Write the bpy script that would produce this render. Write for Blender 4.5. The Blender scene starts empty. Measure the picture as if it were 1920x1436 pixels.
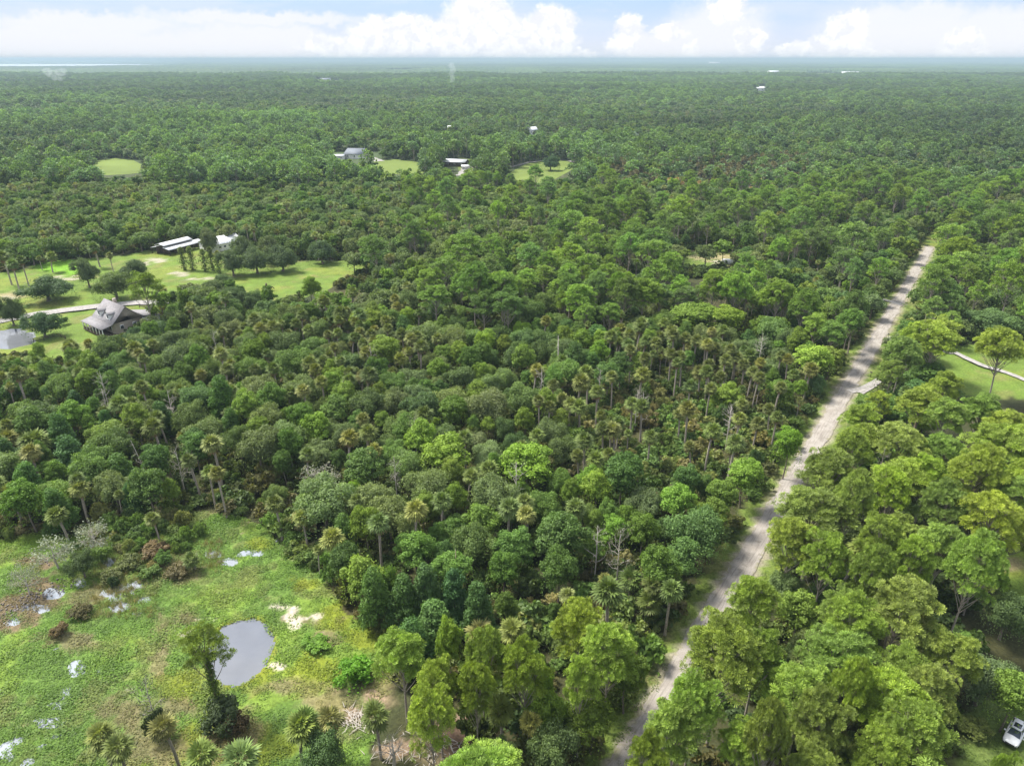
import bpy, math, random
import numpy as np

# ------------------------------------------------------------------ camera, sky, sun, exposure
S = bpy.context.scene
COL = S.collection
PITCH = math.radians(24.5); FPX = 1332.0; CAMH = 80.0
cam_d = bpy.data.cameras.new('camera'); cam = bpy.data.objects.new('camera', cam_d); COL.objects.link(cam)
cam.location = (0, 0, CAMH); cam.rotation_euler = (math.pi/2 - PITCH, 0, 0)
cam_d.sensor_width = 36; cam_d.lens = 36*FPX/1920; cam_d.clip_start = 1; cam_d.clip_end = 200000
S.camera = cam
S.render.engine = 'CYCLES'
S.render.resolution_x, S.render.resolution_y = 1024, 765
S.cycles.use_denoising = True
S.cycles.max_bounces = 6; S.cycles.diffuse_bounces = 3; S.cycles.glossy_bounces = 2
S.cycles.transmission_bounces = 3; S.cycles.volume_bounces = 1; S.cycles.transparent_max_bounces = 8
S.view_settings.view_transform = 'Standard'; S.view_settings.look = 'None'
S.view_settings.exposure = 1.84; S.view_settings.gamma = 1

SUN_EL = math.radians(58); SUN_AZ = math.radians(-62)      # azimuth from +Y (away from the camera) towards +X
sun_d = bpy.data.lights.new('sun', 'SUN'); sun_d.energy = 2.5; sun_d.angle = math.radians(16.0); sun_d.color = (1, .96, .88)
sun = bpy.data.objects.new('sun', sun_d); COL.objects.link(sun)
from mathutils import Vector
sdir = Vector((math.sin(SUN_AZ)*math.cos(SUN_EL), math.cos(SUN_AZ)*math.cos(SUN_EL), math.sin(SUN_EL)))
sun.rotation_euler = sdir.to_track_quat('Z', 'Y').to_euler(); sun.location = (0, 0, 300)

class NT:
    """tiny helper for node trees"""
    def __init__(s, t): s.t = t; t.nodes.clear()
    def n(s, k, **kw):
        nd = s.t.nodes.new(k)
        ins = kw.pop('i', {})
        for a, b in kw.items(): setattr(nd, a, b)
        for a, b in ins.items():
            if isinstance(b, bpy.types.NodeSocket): s.t.links.new(b, nd.inputs[a])
            else: nd.inputs[a].default_value = b
        return nd
    def m(s, op, *a, clamp=False):
        return s.n('ShaderNodeMath', operation=op, use_clamp=clamp, i={k: v for k, v in enumerate(a)}).outputs[0]
    def v(s, op, *a):
        nd = s.n('ShaderNodeVectorMath', operation=op, i={k: v for k, v in enumerate(a)})
        return nd.outputs[1] if op in ('LENGTH', 'DOT_PRODUCT', 'DISTANCE') else nd.outputs[0]
    def mix(s, f, a, b, blend='MIX'):
        nd = s.n('ShaderNodeMix', data_type='RGBA', blend_type=blend)
        for k, x in ((0, f), (6, a), (7, b)):
            if isinstance(x, bpy.types.NodeSocket): s.t.links.new(x, nd.inputs[k])
            else: nd.inputs[k].default_value = x if k == 0 else (tuple(x)+(1,))[:4]
        return nd.outputs[2]
    def ss(s, x, a, b, lo=0.0, hi=1.0):
        return s.n('ShaderNodeMapRange', interpolation_type='SMOOTHSTEP', i={0: x, 1: a, 2: b, 3: lo, 4: hi}).outputs[0]
    def noise(s, vec, scale, detail=4.0, rough=.55):
        return s.n('ShaderNodeTexNoise', i={'Vector': vec, 'Scale': scale, 'Detail': detail, 'Roughness': rough})

world = bpy.data.worlds.new('World'); S.world = world; world.use_nodes = True
w = NT(world.node_tree)
sky = w.n('ShaderNodeTexSky', sky_type='NISHITA', sun_disc=False, sun_elevation=SUN_EL, sun_rotation=SUN_AZ,
          air_density=1.3, dust_density=1.6, ozone_density=3.0, altitude=80)
tc = w.n('ShaderNodeTexCoord').outputs['Generated']
sp = w.n('ShaderNodeSeparateXYZ', i={0: tc})
az = w.m('ARCTAN2', sp.outputs[0], sp.outputs[1]); el = w.m('ARCSINE', sp.outputs[2])
azd = w.m('MULTIPLY', az, 57.2958); eld = w.m('MULTIPLY', el, 57.2958)
ae = w.n('ShaderNodeCombineXYZ', i={0: azd, 1: eld, 2: 0.0}).outputs[0]
wob1 = w.v('SUBTRACT', w.noise(ae, .9, 5.0, .6).outputs['Color'], (.5, .5, .5))
wob2 = w.v('SUBTRACT', w.noise(ae, 4.5, 3.0, .6).outputs['Color'], (.5, .5, .5))
aew = w.v('ADD', ae, w.v('ADD', w.v('MULTIPLY', wob1, (2.6, 1.5, 0)), w.v('MULTIPLY', wob2, (.45, .4, 0))))
def pxae(x, y):
    a = (x-960)/FPX; b = -(y-718)/FPX
    d = Vector((a, math.cos(PITCH)+b*math.sin(PITCH), -math.sin(PITCH)+b*math.cos(PITCH))).normalized()
    return math.degrees(math.atan2(d.x, d.y)), math.degrees(math.asin(d.z))
# cumulus heaps along the horizon: centre px, half-width px, half-height px, brightness
def heaps(lst):
    out = None
    for x, y, rx, ry in lst:
        a, e = pxae(x, y)
        k = math.degrees(1/FPX)*.92
        q = w.v('MULTIPLY', w.v('SUBTRACT', aew, (a, e, 0)), (1/(rx*k), 1/(ry*k), 0))
        f = w.m('SUBTRACT', 1.0, w.v('LENGTH', q))
        out = f if out is None else w.m('SMOOTH_MAX', out, f, .25)
    return out
white = heaps([(900, 40, 75, 55), (860, 70, 60, 45), (960, 80, 70, 50), (1035, 50, 50, 42), (1010, 85, 80, 30), (760, 62, 110, 34), (700, 85, 130, 26),
               (640, 92, 90, 22), (1180, 55, 32, 27), (1165, 88, 35, 20), (1260, 62, 34, 16), (1405, 80, 30, 26), (1490, 95, 40, 16), (1590, 48, 32, 30),
               (1575, 85, 55, 34), (1645, 104, 28, 10), (1800, 85, 34, 28), (1820, 108, 60, 14), (1365, 20, 40, 26), (1295, 95, 20, 18), (1095, 103, 30, 9)])
soft = heaps([(200, 80, 130, 24), (90, 88, 110, 24), (330, 90, 90, 22), (440, 72, 130, 26), (530, 75, 80, 26), (380, 98, 200, 14), (60, 70, 90, 18), (1340, 60, 90, 50), (1240, 90, 90, 28), (1700, 60, 130, 46), (1860, 60, 90, 40), (1740, 30, 60, 22), (170, 45, 160, 16), (480, 35, 190, 12)])
gen = w.noise(w.v('MULTIPLY', ae, (.07, .13, 0)), 1.0, 7.0, .58).outputs[0]
gen_m = w.m('MULTIPLY', w.ss(gen, .40, .55), w.ss(eld, 3.0, 7.0))
band = w.ss(eld, 0.0, 5.0, 1.0, 0.0)
thin = w.noise(w.v('MULTIPLY', ae, (.1, .5, 0)), 1.0, 5.0, .6).outputs[0]
base = w.mix(w.ss(eld, 12.0, 2.0, 0, .9), w.mix(1.0, sky.outputs[0], (.80, .95, 1.22), 'MULTIPLY'), w.mix(w.ss(eld, 0.2, 4.2), (4.9, 5.2, 5.9), (3.2, 4.3, 6.6)))
base = w.mix(w.m('MULTIPLY', w.ss(thin, .42, .65), .45), base, (4.9, 5.15, 5.8))
base = w.mix(w.m('MULTIPLY', w.ss(soft, -.35, .45), .75), base, (5.8, 5.75, 5.95))
wm = w.m('MAXIMUM', w.m('MULTIPLY', w.ss(white, -.06, .33), w.ss(eld, -.1, 1.3, .6, 1.0)), w.m('MULTIPLY', gen_m, .85))
shade = w.ss(w.noise(aew, 1.3, 3.0).outputs[0], .35, .65)
wcol = w.mix(w.ss(eld, 8, 30), w.mix(shade, (5.3, 5.4, 5.75), (6.5, 6.45, 6.4)), (10.0, 10.0, 10.0))
col = w.mix(wm, base, wcol)
bg = w.n('ShaderNodeBackground', i={'Color': col, 'Strength': .05})
w.t.links.new(bg.outputs[0], w.n('ShaderNodeOutputWorld').inputs[0])

# ------------------------------------------------------------------ helpers
def at(x, y, z=0.0):
    """ground (or height z) point seen at photo pixel x, y"""
    x = np.asarray(x, float); y = np.asarray(y, float)
    a = (x-960)/FPX; b = -(y-718)/FPX
    dy = math.cos(PITCH)+b*math.sin(PITCH); dz = -math.sin(PITCH)+b*math.cos(PITCH)
    k = (z-CAMH)/dz
    return a*k, dy*k, k                       # X, Y, depth
def proj(X, Y, Z):
    X = np.asarray(X, float); Y = np.asarray(Y, float); Z = np.asarray(Z, float)-CAMH
    f = Y*math.cos(PITCH)-Z*math.sin(PITCH); u = Y*math.sin(PITCH)+Z*math.cos(PITCH)
    f = np.where(f > 1, f, 1e-3)
    return 960+FPX*X/f, 718-FPX*u/f
def inpoly(x, y, poly):
    x = np.asarray(x, float); y = np.asarray(y, float); r = np.zeros(x.shape, bool)
    n = len(poly)
    for i in range(n):
        x1, y1 = poly[i]; x2, y2 = poly[(i+1) % n]
        if y1 == y2: continue
        c = ((y1 > y) != (y2 > y)) & (x < (x2-x1)*(y-y1)/(y2-y1)+x1)
        r ^= c
    return r
def vnoise(x, y, s, seed=0):
    x = np.asarray(x)/s+seed*17.3; y = np.asarray(y)/s-seed*9.1
    xi = np.floor(x).astype(np.int64); yi = np.floor(y).astype(np.int64); fx = x-xi; fy = y-yi
    fx = fx*fx*(3-2*fx); fy = fy*fy*(3-2*fy)
    def h(a, b):
        n = (a*374761393+b*668265263+seed*1442695) & 0xffffffff
        n = ((n ^ (n >> 13))*1274126177) & 0xffffffff
        return ((n ^ (n >> 16)) & 0xffff)/65535.0
    return (h(xi, yi)*(1-fx)+h(xi+1, yi)*fx)*(1-fy)+(h(xi, yi+1)*(1-fx)+h(xi+1, yi+1)*fx)*fy
def fbm(x, y, s, seed=0, o=4):
    t = 0; a = .5; tot = 0
    for k in range(o):
        t = t+a*vnoise(x, y, s/2**k, seed+k); tot += a; a *= .55
    return t/tot
def sst(x, a, b):
    t = np.clip((x-a)/(b-a), 0, 1); return t*t*(3-2*t)

def link(name, data, parent=None, **props):
    o = bpy.data.objects.new(name, data); COL.objects.link(o)
    if parent is not None: o.parent = parent
    for k, v in props.items(): o[k] = v
    return o
def thing(name, loc, label, cat, group=None, rotz=0.0):
    o = bpy.data.objects.new(name, None); COL.objects.link(o)
    o.location = loc; o.rotation_euler = (0, 0, rotz); o.empty_display_size = .5
    o['label'] = label; o['category'] = cat
    if group: o['group'] = group
    return o

class Geo:
    """collects faces (tris / quads) with a per-face 'var' value and material index"""
    def __init__(s): s.v = []; s.t = []; s.q = []; s.tv = []; s.qv = []; s.tm = []; s.qm = []; s.n = 0
    def add(s, v, tris=None, quads=None, var=.5, mat=0):
        v = np.asarray(v, np.float32).reshape(-1, 3); b = s.n; s.v.append(v); s.n += len(v)
        for f, F, V, M in ((tris, s.t, s.tv, s.tm), (quads, s.q, s.qv, s.qm)):
            if f is None or len(f) == 0: continue
            f = np.asarray(f, np.int64)+b; F.append(f)
            V.append(np.broadcast_to(np.asarray(var, np.float32), (len(f),)).copy()); M.append(np.full(len(f), mat, np.int32))
        return s
    def box(s, c, d, rz=0.0, mat=0, top=1.0, var=.5):
        x, y, z = np.array(d)/2
        v = np.array([[-x, -y, -z], [x, -y, -z], [x, y, -z], [-x, y, -z], [-x*top, -y*top, z], [x*top, -y*top, z], [x*top, y*top, z], [-x*top, y*top, z]])
        cs, sn = math.cos(rz), math.sin(rz)
        v = np.stack([v[:, 0]*cs-v[:, 1]*sn, v[:, 0]*sn+v[:, 1]*cs, v[:, 2]], 1)+np.array(c)
        return s.add(v, quads=[[0, 3, 2, 1], [4, 5, 6, 7], [0, 1, 5, 4], [1, 2, 6, 5], [2, 3, 7, 6], [3, 0, 4, 7]], mat=mat, var=var)
    def tube(s, pts, rad, n=6, mat=0, var=.5):
        pts = np.asarray(pts, float); k = len(pts); rad = np.broadcast_to(rad, (k,))
        t = np.gradient(pts, axis=0); t /= np.linalg.norm(t, axis=1)[:, None]+1e-9
        up = np.array([0, 0, 1.0]); a = np.cross(t, up); bad = np.linalg.norm(a, axis=1) < .15; a[bad] = np.cross(t[bad], [1, 0, 0.0])
        a /= np.linalg.norm(a, axis=1)[:, None]; b = np.cross(t, a)
        th = np.arange(n)*2*math.pi/n
        v = pts[:, None]+rad[:, None, None]*(a[:, None]*np.cos(th)[None, :, None]+b[:, None]*np.sin(th)[None, :, None])
        q = [[i*n+j, i*n+(j+1) % n, (i+1)*n+(j+1) % n, (i+1)*n+j] for i in range(k-1) for j in range(n)]
        vv = np.concatenate([v.reshape(-1, 3), pts[-1:]])
        tr = [[(k-1)*n+j, (k-1)*n+(j+1) % n, k*n] for j in range(n)]
        return s.add(vv, tris=tr, quads=q, mat=mat, var=var)
    def mesh(s, name, mats=(), smooth=False):
        me = bpy.data.meshes.new(name)
        v = np.concatenate(s.v); t = np.concatenate(s.t) if s.t else np.zeros((0, 3), int); q = np.concatenate(s.q) if s.q else np.zeros((0, 4), int)
        me.vertices.add(len(v)); me.vertices.foreach_set('co', v.ravel())
        me.loops.add(t.size+q.size); me.loops.foreach_set('vertex_index', np.concatenate([t.ravel(), q.ravel()]).astype(np.int32))
        me.polygons.add(len(t)+len(q))
        st = np.concatenate([np.arange(len(t))*3, t.size+np.arange(len(q))*4]).astype(np.int32)
        me.polygons.foreach_set('loop_start', st)
        me.polygons.foreach_set('loop_total', np.concatenate([np.full(len(t), 3), np.full(len(q), 4)]).astype(np.int32))
        me.polygons.foreach_set('material_index', np.concatenate(s.tm+s.qm).astype(np.int32))
        at_ = me.attributes.new('var', 'FLOAT', 'FACE'); at_.data.foreach_set('value', np.concatenate(s.tv+s.qv))
        if smooth: me.polygons.foreach_set('use_smooth', np.ones(len(t)+len(q), bool))
        for m in mats: me.materials.append(m)
        me.update(calc_edges=True); me.validate()
        return me

# ------------------------------------------------------------------ materials
MATS = {}
def mat(name):
    m = bpy.data.materials.new(name); m.use_nodes = True; MATS[name] = m
    return m, NT(m.node_tree)
def out(n, surf=None, vol=None, disp=None):
    o = n.n('ShaderNodeOutputMaterial')
    if surf is not None: n.t.links.new(surf, o.inputs[0])
    if vol is not None: n.t.links.new(vol, o.inputs[1])
def bsdf(n, col, rough=.7, spec=.3, normal=None, metal=0.0):
    i = {'Base Color': col if isinstance(col, bpy.types.NodeSocket) else (tuple(col)+(1,))[:4], 'Roughness': rough, 'Specular IOR Level': spec, 'Metallic': metal}
    if normal is not None: i['Normal'] = normal
    return n.n('ShaderNodeBsdfPrincipled', i=i).outputs[0]
def leafmat(name, gain=1.0, transl=.32, spec=.22, contrast=.7, hue=None):
    m, n = mat(name)
    t = n.n('ShaderNodeAttribute', attribute_type='INSTANCER', attribute_name='tint').outputs['Color']
    v = n.n('ShaderNodeAttribute', attribute_type='GEOMETRY', attribute_name='var').outputs['Fac']
    f = n.m('MULTIPLY_ADD', v, contrast*gain, (1-contrast/2)*gain)
    c = n.v('SCALE', t, (0, 0, 0), (0, 0, 0)); c = n.n('ShaderNodeVectorMath', operation='SCALE', i={0: t, 'Scale': f}).outputs[0]
    # leaves at the light end of the range lean yellow, as young growth does
    c = n.mix(n.ss(v, .6, 1.0, 0, .35), c, n.v('MULTIPLY', c, (1.25, 1.12, .7)))
    b = bsdf(n, c, .55, spec)
    tr = n.n('ShaderNodeBsdfTranslucent', i={'Color': n.v('MULTIPLY', c, (1.3, 1.35, .6))}).outputs[0]
    mx = n.n('ShaderNodeMixShader', i={0: transl, 1: b, 2: tr}).outputs[0]
    out(n, mx); return m
LEAF = leafmat('leaf'); NEEDLE = leafmat('needle', 1.0, .3, .2, .95)
FROND = leafmat('frond', 1.0, .2, .15, 1.1)
def solid(name, col, rough=.7, spec=.3, nscale=0, namp=.25, metal=0.0, bump=0.0, obj=True):
    m, n = mat(name)
    if nscale:
        tcn = n.n('ShaderNodeTexCoord').outputs['Object' if obj else 'Generated']
        z = n.noise(tcn, nscale, 5.0)
        c = n.mix(1.0, col, n.n('ShaderNodeMapRange', i={0: z.outputs[0], 1: .3, 2: .7, 3: 1-namp, 4: 1+namp}).outputs[0], 'MULTIPLY')
        nr = n.n('ShaderNodeBump', i={'Strength': bump, 'Height': z.outputs[0]}).outputs[0] if bump else None
        out(n, bsdf(n, c, rough, spec, nr, metal))
    else: out(n, bsdf(n, col, rough, spec, None, metal))
    return m
BARK = solid('bark_grey_brown', (.17, .14, .115), .9, .15, 6, .45, bump=.4)
PBARK = solid('bark_pale', (.30, .26, .215), .9, .15, 6, .35, bump=.4)
DEADWOOD = solid('bleached_wood', (.42, .38, .33), .85, .2, 5, .3)
REDWOOD = solid('reddish_dead_wood', (.42, .30, .24), .85, .2, 5, .3)
DEADLEAF = solid('dead_frond', (.24, .150, .075), .8, .15, 3, .35)
VINE = leafmat('vine')

# ------------------------------------------------------------------ tree forms (meshes shared by all copies)
def rnd_dirs(rng, n, zmin=-.35):
    d = rng.normal(size=(int(n*2.2)+8, 3)); d /= np.linalg.norm(d, axis=1)[:, None]
    d = d[d[:, 2] > zmin][:n]
    return d
def leaves(g, rng, p, nrm, size, var, asp=.62, m=0):
    """a pointed, slightly folded leaf clump (4 verts, 2 tris) at each p"""
    n = len(p)
    nrm = nrm+rng.normal(size=(n, 3))*.55; nrm /= np.linalg.norm(nrm, axis=1)[:, None]
    r = rng.normal(size=(n, 3)); t = np.cross(nrm, r); t /= np.linalg.norm(t, axis=1)[:, None]; b = np.cross(nrm, t)
    s = (size*rng.uniform(.7, 1.35, n))[:, None]
    v = np.stack([p-t*s*.55, p+b*s*.5*asp+nrm*s*.12, p+t*s*.55-nrm*s*.1, p-b*s*.5*asp+nrm*s*.12], 1).reshape(-1, 3)
    i = np.arange(n)*4
    tr = np.concatenate([np.stack([i, i+2, i+1], 1), np.stack([i, i+3, i+2], 1)])
    g.add(v, tris=tr, var=np.concatenate([var, var]), mat=m)
def crown_lobes(rng, kind, R, H, n):
    """lobe centres and radii filling a crown silhouette; crown base at z=0, height H, radius R"""
    L = []
    if kind in ('round', 'dome'):
        m_ = 5 if kind == 'round' else 7; subs = []
        for j in range(m_):
            a_ = j*2.39996+rng.uniform(-.5, .5); q_ = R*(.16 if j == 0 else rng.uniform(.36, .56)); sr = R*rng.uniform(.42, .58)*(1 if kind == 'round' else .85)
            top_ = H*(rng.uniform(.9, 1.0) if j == 0 else rng.uniform(.52, .92))
            subs.append((math.cos(a_)*q_, math.sin(a_)*q_, top_, sr))
        for k in range(n):
            x_, y_, top_, sr = subs[k % m_]; i_ = k//m_; N_ = max(1, n//m_); u = (i_+.5)/N_; th = i_*2.39996+rng.uniform(-.5, .5)+k
            ph = math.acos(1-1.5*u); dz = sr*(1.15 if kind == 'round' else .85)
            c = np.array([x_+math.sin(ph)*math.cos(th)*sr*.8, y_+math.sin(ph)*math.sin(th)*sr*.8, top_-dz+math.cos(ph)*dz*.85])+rng.normal(size=3)*R*.05
            c[2] = max(c[2], H*.04); L.append((c, R*rng.uniform(.15, .27)))
        return L
    # golden-angle spread over the crown surface keeps lobes even, noise breaks it
    for k in range(n):
        u = (k+.5)/n; th = k*2.39996+rng.uniform(-.4, .4)
        if kind == 'round':
            ph = math.acos(1-1.35*u); rr = math.sin(ph); zz = (math.cos(ph)+.35)/1.35
            rr *= 1+.18*math.sin(3*th+rng.uniform(0, 1))
            c = np.array([rr*math.cos(th)*R*.8, rr*math.sin(th)*R*.8, zz*H*.82])
        elif kind == 'dome':
            ph = math.acos(1-1.05*u); rr = math.sin(ph)**.8; zz = (math.cos(ph)+.1)/1.1
            c = np.array([rr*math.cos(th)*R*.84, rr*math.sin(th)*R*.84, zz*H*.72+H*.1])
        elif kind == 'cone':
            zz = 1-u**.75; rr = (1-zz**1.6)*.9+.1
            c = np.array([rr*math.cos(th)*R*.8, rr*math.sin(th)*R*.8, zz*H*.92])
        c += rng.normal(size=3)*R*.07
        L.append((c, R*rng.uniform(.20, .34)*(1 if kind != 'cone' else 1.15)))
    return L
def foliage(kind, R, H, nl, per, size, seed, z0, low=None, gaps=0.0, name='crown'):
    rng = np.random.default_rng(seed); g = Geo()
    lobes = crown_lobes(rng, kind, R, H, nl)
    for c, r in lobes:
        if rng.random() < gaps: continue
        d = rnd_dirs(rng, per, -.45)
        k = rng.uniform(.55, 1.08, len(d))**.6
        sq = np.array([1, 1, .78])
        bmp = 1+.22*np.sin(d[:, 0]*7+seed)*np.sin(d[:, 1]*8+c[0])
        p = c+d*sq*r*(k*bmp)[:, None]; p[:, 2] += z0
        lv = rng.uniform(.28, .72)
        var = np.clip(lv+rng.normal(size=len(d))*.16, 0, 1)
        leaves(g, rng, p, d+np.array([0, 0, .25]), size, var)
    # loose sprays that roughen the outline
    n = int(nl*per*.06)
    d = rnd_dirs(rng, n, -.1); k = rng.uniform(.9, 1.12, len(d))[:, None]
    p = d*np.array([R, R, H*.92])*k*(.98); p[:, 2] += z0
    if kind != 'cone': leaves(g, rng, p, d, size*.9, rng.uniform(.3, .9, len(d)))
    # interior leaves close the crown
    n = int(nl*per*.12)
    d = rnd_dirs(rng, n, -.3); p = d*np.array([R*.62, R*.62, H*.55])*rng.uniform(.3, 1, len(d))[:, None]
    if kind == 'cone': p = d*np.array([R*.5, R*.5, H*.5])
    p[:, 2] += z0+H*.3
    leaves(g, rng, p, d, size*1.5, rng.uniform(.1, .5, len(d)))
    return g, lobes
def limbs(g, rng, base, top, lobes, z0, r0, n, mat_=0):
    idx = rng.permutation(len(lobes))[:n]
    for i in idx:
        e = lobes[i][0]+np.array([0, 0, z0]); u = rng.uniform(.35, .85); s = base+(top-base)*u
        mid = (s+e)/2+np.array([0, 0, -.25])+rng.normal(size=3)*.25
        g.tube([s, mid, e], [r0*.42*(1.1-u), r0*.26*(1.1-u)+.02, .02], 5, mat_)
def make_broad(kind, R, H, z0, nl, per, size, seed, bark, limbn=8, tr=.16, gaps=0.0, leafm=None):
    g, lobes = foliage(kind, R, H, nl, per, size, seed, z0, gaps=gaps)
    rng = np.random.default_rng(seed+500); t = Geo()
    top = np.array([rng.uniform(-.4, .4), rng.uniform(-.4, .4), z0+H*.6])
    t.tube([[0, 0, -.5], [0, 0, .4], np.array([0, 0, z0*.6])+rng.normal(size=3)*.12, top*np.array([.6, .6, .75]), top], [tr*1.7, tr*1.15, tr*.9, tr*.6, .03], 7)
    if limbn: limbs(t, rng, np.array([0, 0, z0*.6]), top, lobes, z0, tr, limbn)
    return dict(crown=g.mesh('crown_leaves', [leafm or LEAF]), trunk=t.mesh('trunk_wood', [bark], True), w=2*R, zc=z0+H*.55, R=R, H=z0+H)
def tufts(g, rng, p, nrm, size, var, k=5, m=0):
    """needle tufts: a shuttlecock of k blades opening along nrm, bright tips round a dark centre"""
    n = len(p)
    nrm = nrm+rng.normal(size=(n, 3))*.3; nrm /= np.linalg.norm(nrm, axis=1)[:, None]
    r = rng.normal(size=(n, 3)); a = np.cross(nrm, r); a /= np.linalg.norm(a, axis=1)[:, None]; b = np.cross(nrm, a)
    s = (size*rng.uniform(.75, 1.25, n))[:, None]; tv = rng.normal(size=n)*.22
    for j in range(k):
        th = 2*math.pi*j/k+rng.uniform(0, 6.28, n)*0+rng.uniform(-.25, .25, n)
        o = a*np.cos(th)[:, None]+b*np.sin(th)[:, None]; q = -a*np.sin(th)[:, None]+b*np.cos(th)[:, None]
        tip = p+s*(o*.72+nrm*.62); w_ = s*(1.5/k)*.58
        v = np.stack([p, tip-q*w_, tip+q*w_], 1).reshape(-1, 3)
        i = np.arange(n)*3
        g.add(v, tris=np.stack([i, i+1, i+2], 1), var=np.clip(var+tv+rng.normal(size=n)*.08, 0, 1), mat=m)
def make_pine(seed, H=17.0, R=4.2, npad=26, per=46, size=.42, bark=PBARK, base=.55, lean=0.0, blades=5):
    rng = np.random.default_rng(seed); g = Geo(); t = Geo()
    bend = rng.normal(size=2)*.35
    top = np.array([bend[0]+lean, bend[1], H*.93])
    def spine(u): return np.array([top[0]*u*u, top[1]*u*u, H*.93*u])
    t.tube([[0, 0, -.5]]+[spine(u) for u in (0.02, .25, .5, .75, 1)], [.26, .22, .18, .15, .10, .04], 7)
    for k in range(npad):
        u = (k+.5)/npad; th = k*2.39996+rng.uniform(-.5, .5)
        hz = base+(1-base)*(1-u)**.8                       # height fraction of the pad
        rr = R*(.12+.88*math.sqrt(u))*rng.uniform(.72, 1.05)*(1-.35*max(0, (.25-(hz-base)/(1-base)))*3*rng.random())
        e = np.array([math.cos(th)*rr, math.sin(th)*rr, 0])+spine(min(1, hz))*np.array([1, 1, 0]); e[2] = H*hz+rng.uniform(-.5, .5)+.4
        s = spine(max(.4, hz-.16-.12*rr/R)); mid = s*.45+e*.55+np.array([0, 0, -.35])
        t.tube([s, mid, e-np.array([0, 0, .15])], [.085, .055, .02], 4)
        pr = rng.uniform(.85, 1.45)*(R/4.2)
        nsub = 4
        lv = rng.uniform(.3, .7)
        for q in range(nsub):
            c = e+rng.normal(size=3)*np.array([pr*.55, pr*.55, .22])
            t.tube([mid*.5+e*.5, c-np.array([0, 0, .1])], [.03, .012], 3)
            d = rnd_dirs(rng, per//nsub, -.25)
            pp = c+d*np.array([pr*.62, pr*.62, pr*.42])*rng.uniform(.8, 1.05, len(d))[:, None]
            tufts(g, rng, pp, d*.9+np.array([0, 0, .55]), size, np.full(len(d), lv+rng.uniform(-.12, .12)), blades)
    return dict(crown=g.mesh('crown_needles', [NEEDLE]), trunk=t.mesh('trunk_wood', [bark], True), w=2*R*1.12, zc=H*.84, R=R, H=H)
# palm fronds
def frond_geo(g, rng, ang, pitch, base, L=1.0, fan=.95, nl=11, var=.5, m=0, droop=.35):
    """one fan frond: stalk then a folded fan of leaflets; heading ang, elevation pitch"""
    ca, sa = math.cos(ang), math.sin(ang)
    f = np.array([ca*math.cos(pitch), sa*math.cos(pitch), math.sin(pitch)]); side = np.array([-sa, ca, 0.0]); up = np.cross(f, side)*-1
    up = np.cross(side, f)*-1 if np.cross(side, f)[2] < 0 else np.cross(side, f)
    p0 = np.array(base, float); p1 = p0+f*L+np.array([0, 0, -.08*L])
    wv = .035
    g.add([p0-side*wv, p0+side*wv, p1+side*wv*.6, p1-side*wv*.6], quads=[[0, 1, 2, 3]], var=var, mat=m)
    V = []; T = []; vv = []
    for k in range(nl):
        a = (k/(nl-1)-.5)*3.9
        dl = f*math.cos(a)+side*math.sin(a)*.92
        ln = fan*(1-.18*abs(a)/1.95)*rng.uniform(.9, 1.08)
        fold = up*(.10 if k % 2 else -.03)
        tip = p1+dl*ln+np.array([0, 0, -droop*ln*(.45+.4*abs(math.sin(a)))])
        mid = p1+dl*ln*.5+fold*.9+np.array([0, 0, -.02])
        pe = -f*math.sin(a)+side*math.cos(a)*.92
        i = len(V)
        V += [p1, mid-pe*ln*.125, tip, mid+pe*ln*.125]; T += [[i, i+1, i+3], [i+1, i+2, i+3]]; vv += [min(1, max(0, var+rng.normal()*.12))]*2
    g.add(V, tris=T, var=vv, mat=m)
def palm_spec(rng, n=30):
    for k in range(n):
        u = (k+.5)/n
        yield k*2.39996+rng.uniform(-.3, .3), math.radians(84-124*u**.85)+rng.uniform(-.12, .12), u
def make_palm(seed, H=9.0, dead=8, trunk=True, n=32, size=1.0, green=(.4, .75)):
    rng = np.random.default_rng(seed); g = Geo(); t = Geo()
    top = np.array([rng.uniform(-.5, .5), rng.uniform(-.5, .5), H])
    for ang, pi_, u in palm_spec(rng, n):
        frond_geo(g, rng, ang, pi_, top, .75*size*rng.uniform(.85, 1.1), 1.0*size, 11, rng.uniform(*green)-.18*u, 0, .38)
    for k in range(dead):
        frond_geo(g, rng, k*2.4+rng.uniform(-.4, .4), math.radians(-48-rng.uniform(0, 30)), top+np.array([0, 0, -.15]), .7*size, .8*size, 7, .5, 1, .2)
    if H > 2:
        pts = [[0, 0, -.4]]+[(top*np.array([u*u, u*u, u])) for u in (.02, .35, .7, .97)]
        t.tube(pts, [.24, .19, .16, .165, .2], 8)
        # old leaf bases under the crown
        for k in range(10):
            a = k*2.4; z = H-.3-.13*k; c = top*np.array([(z/H)**2]*2+[z/H])
            t.box(c+np.array([math.cos(a)*.2, math.sin(a)*.2, 0]), (.12, .12, .3), a)
    else: t.tube([[0, 0, -.3], [0, 0, H]], [.2, .15], 6)
    return dict(crown=g.mesh('crown_fronds', [FROND, DEADLEAF]), trunk=t.mesh('trunk_wood', [PBARK], True), w=3.0*size, zc=H+.1, R=1.5*size, H=H)
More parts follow.
